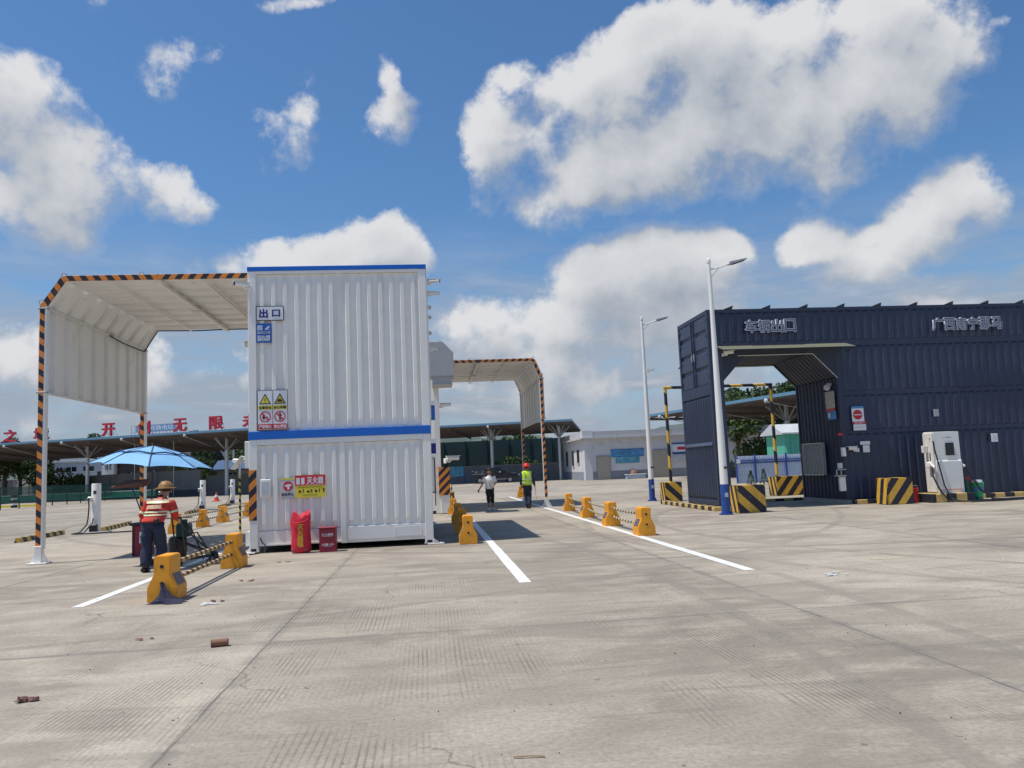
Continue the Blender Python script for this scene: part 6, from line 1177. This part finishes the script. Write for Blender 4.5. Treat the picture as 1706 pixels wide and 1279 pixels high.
for i, (x, y, s, k, lab) in enumerate(((33.5, 84, .95, 1, 'tree under the right shed roof, leftmost of those seen through the passage'), (36, 89, 1.05, 0, 'dark tree seen through the passage, left of the shed column'), (38.5, 90, 1.1, 0, 'dark tree seen through the passage, behind the shed column'), (42.5, 90, 1.1, 2, 'narrow dark tree seen through the passage, right of the shed column'), (46, 92, 1.2, 1, 'tall tree above the green cabin roof'), (41, 103, 1.1, 2, 'narrow tree farthest back, seen through the passage'))): tree(k, x, y, s, lab, 'trees seen through the passage')
BP = tree_proto('leafy_bush', 'light green bush in front of the netting screen, right of centre', 'bush', 3.0, 2.0, 11, LEAF[1], 1500, .08, .05, .20)
BP.location = (11.6, 107, 0); BP['group'] = 'bushes'
for x, y, s, lab in ((8.6, 106.4, .85, 'light green bush above the stained wall, left of the centre bush'), (14.3, 107, .8, 'light green bush above the stained wall, behind the striped canopy post'), (-60.5, 114, 1.2, 'rounded bush above the wall, left of the pale house'), (-48.3, 110.5, 1.25, 'bright bush above the wall in front of the pale low house'), (-44.6, 108.5, 1.0, 'low bright bush above the wall, under the left tip of the umbrella'), (-29.5, 107, 1.0, 'bush above the wall, right of the umbrella'), (28.6, 66, 1.15, 'bright bush behind the sheet fence, left of the shed column'), (31.5, 69, 1.1, 'bright bush behind the sheet fence, at the shed column'), (26.4, 64, .8, 'low bright bush behind the left end of the sheet fence'), (34.3, 67, .95, 'bright bush behind the right end of the sheet fence')): dup(BP, (x, y, 0), lab, 'bushes', rot=rng.uniform(0, 6), scale=s)
b = MB(); r = random.Random(21)
for k in range(9000):
    x = r.uniform(-45, -20); y = 160+r.uniform(0, 25)+.3*abs(x+35); z = r.random()**.6*(8+3*math.sin(x*.3)+2*math.sin(x*.71)); p = Vector((x*1.6, y, z)); u = Vector((r.gauss(0, 1), r.gauss(0, 1), r.gauss(0, 1))).normalized()*.55; w = Vector((r.gauss(0, 1), r.gauss(0, 1), r.gauss(0, 1))).normalized()*.45; b.add([p-u, p+w, p+u, p-w], [(0, 1, 2, 3)])
tag(b.build('woodland', LEAF[0]), 'dark wood far behind the left shed and houses, reading as one mass', 'woodland', kind='stuff')
b = MB(); 
for k in range(7000):
    x = r.uniform(45, 80); y = 118+r.uniform(0, 14); z = r.random()**.6*(7.5+2*math.sin(x*.45)+1.5*math.sin(x*1.1)); p = Vector((x, y, z)); u = Vector((r.gauss(0, 1), r.gauss(0, 1), r.gauss(0, 1))).normalized()*.5; w = Vector((r.gauss(0, 1), r.gauss(0, 1), r.gauss(0, 1))).normalized()*.4; b.add([p-u, p+w, p+u, p-w], [(0, 1, 2, 3)])
tag(b.build('woodland', LEAF[0]), 'dark wood behind the right shed, seen through the passage', 'woodland', kind='stuff')
g = MB(); g.box(24.5, 46, 70, 70.3, 0, 1.3); tag(g.build('boundary_wall', M['wallc']), 'low dark wall behind the bushes seen through the passage', 'wall')

# ------------------------------------------------------------------ litter on the yard
def scrap(name, label, x, y, m, n, spread, s, seed, thick=.012, cat='litter'):
    r = random.Random(seed); b = MB()
    for k in range(n):
        cx, cy = x+r.uniform(-spread, spread), y+r.uniform(-spread, spread)*.6; a = r.uniform(0, 3.14); pts = []
        for j in range(7): t = a+6.283*j/7; q = s*r.uniform(.45, 1); pts.append((cx+q*math.cos(t)*1.3, cy+q*math.sin(t)*.8))
        vs = [(p_[0], p_[1], .004+k*.0015) for p_ in pts]+[(p_[0]*.85+cx*.15+r.uniform(-.2, .2)*s, p_[1]*.85+cy*.15, .006+thick*r.uniform(.1, 1.0)) for p_ in pts]
        b.add(vs, [tuple(range(6, -1, -1)), tuple(range(7, 14))]+[(j, (j+1) % 7, 7+(j+1) % 7, 7+j) for j in range(7)])
    return tag(b.build(name, m), label, cat)
T = thing('tin_can', 'brown rusty can lying on the concrete in the left foreground', 'can', (-2.02, 8.0, 0)); b = MB(); b.tube([(-2.09, 8.0, .036), (-1.95, 8.03, .036)], .034, 18); b.build('can_body', M['brown'], T, smooth=True); b = MB(); b.tube([(-2.095, 7.999, .036), (-2.088, 8.0, .036)], .036, 18); b.tube([(-1.952, 8.03, .036), (-1.945, 8.031, .036)], .036, 18); b.build('rim', M['rag'], T)
scrap('fallen_rag', 'crumpled reddish brown rag at the lower left edge', -2.98, 6.42, M['rag'], 9, .06, .038, 1, .035)
scrap('dry_leaves', 'small brown leaves on the concrete, left of the rusty can', -2.92, 8.55, M['rag'], 5, .10, .025, 2, .015)
scrap('paper_scraps', 'pale and brown paper scraps behind the nearest barrier block shadow', -2.85, 10.75, M['paper'], 6, .12, .045, 3, .015); scrap('dry_leaves', 'tiny brown scrap right of the paper scraps', -2.78, 10.95, M['rag'], 3, .08, .03, 4, .03)
scrap('dry_leaves', 'small dark scrap on the concrete in front of the white block left corner', -2.82, 12.95, M['rag'], 3, .12, .04, 5, .02); scrap('dry_leaves', 'dark flat stain like scrap in front of the red bag', -2.75, 15.5, M['rag'], 2, .12, .05, 6, .01)
scrap('dropped_plaster', 'white splashed plaster flakes on the concrete, right foreground', 5.25, 10.15, M['paper'], 14, .22, .045, 7, .006)
b = MB(); r = random.Random(9)
for k in range(16): x = 6.35+k*.052; b.box(x, x+r.uniform(.03, .055), 11.33+.03*math.sin(k*.8), 11.36+.03*math.sin(k*.8)+r.uniform(0, .02), .003, .006)
tag(b.build('paint_streak', mat('pale_yellow_paint', (.62, .60, .38), .8)), 'pale yellow broken paint streak on the concrete at the right', 'paint mark')
b = MB(); b.tube([(.40, 4.47, .012), (.49, 4.46, .014), (.57, 4.45, .010)], .006, 6); tag(b.build('wooden_stick', mat('pale_wood', (.40, .32, .22), .8)), 'thin pale stick at the bottom edge of the photo', 'stick')
b = MB(); r = random.Random(33)
for k in range(110):
    y = 4.2+14*r.random()**1.4; x = r.uniform(-.55, .75)*y; q = r.uniform(.002, .007); b.ball((x, y, q*.4), q, 5, 3)
tag(b.build('grit', mat('grit_stone', (.09, .08, .07), .9)), 'loose grit and pebbles scattered over the concrete', 'grit', kind='stuff')
for o in list(bpy.data.objects):
    if 'label' in o and len(o['label'].split()) > 16: print('LONG', o.name, len(o['label'].split()), o['label'])
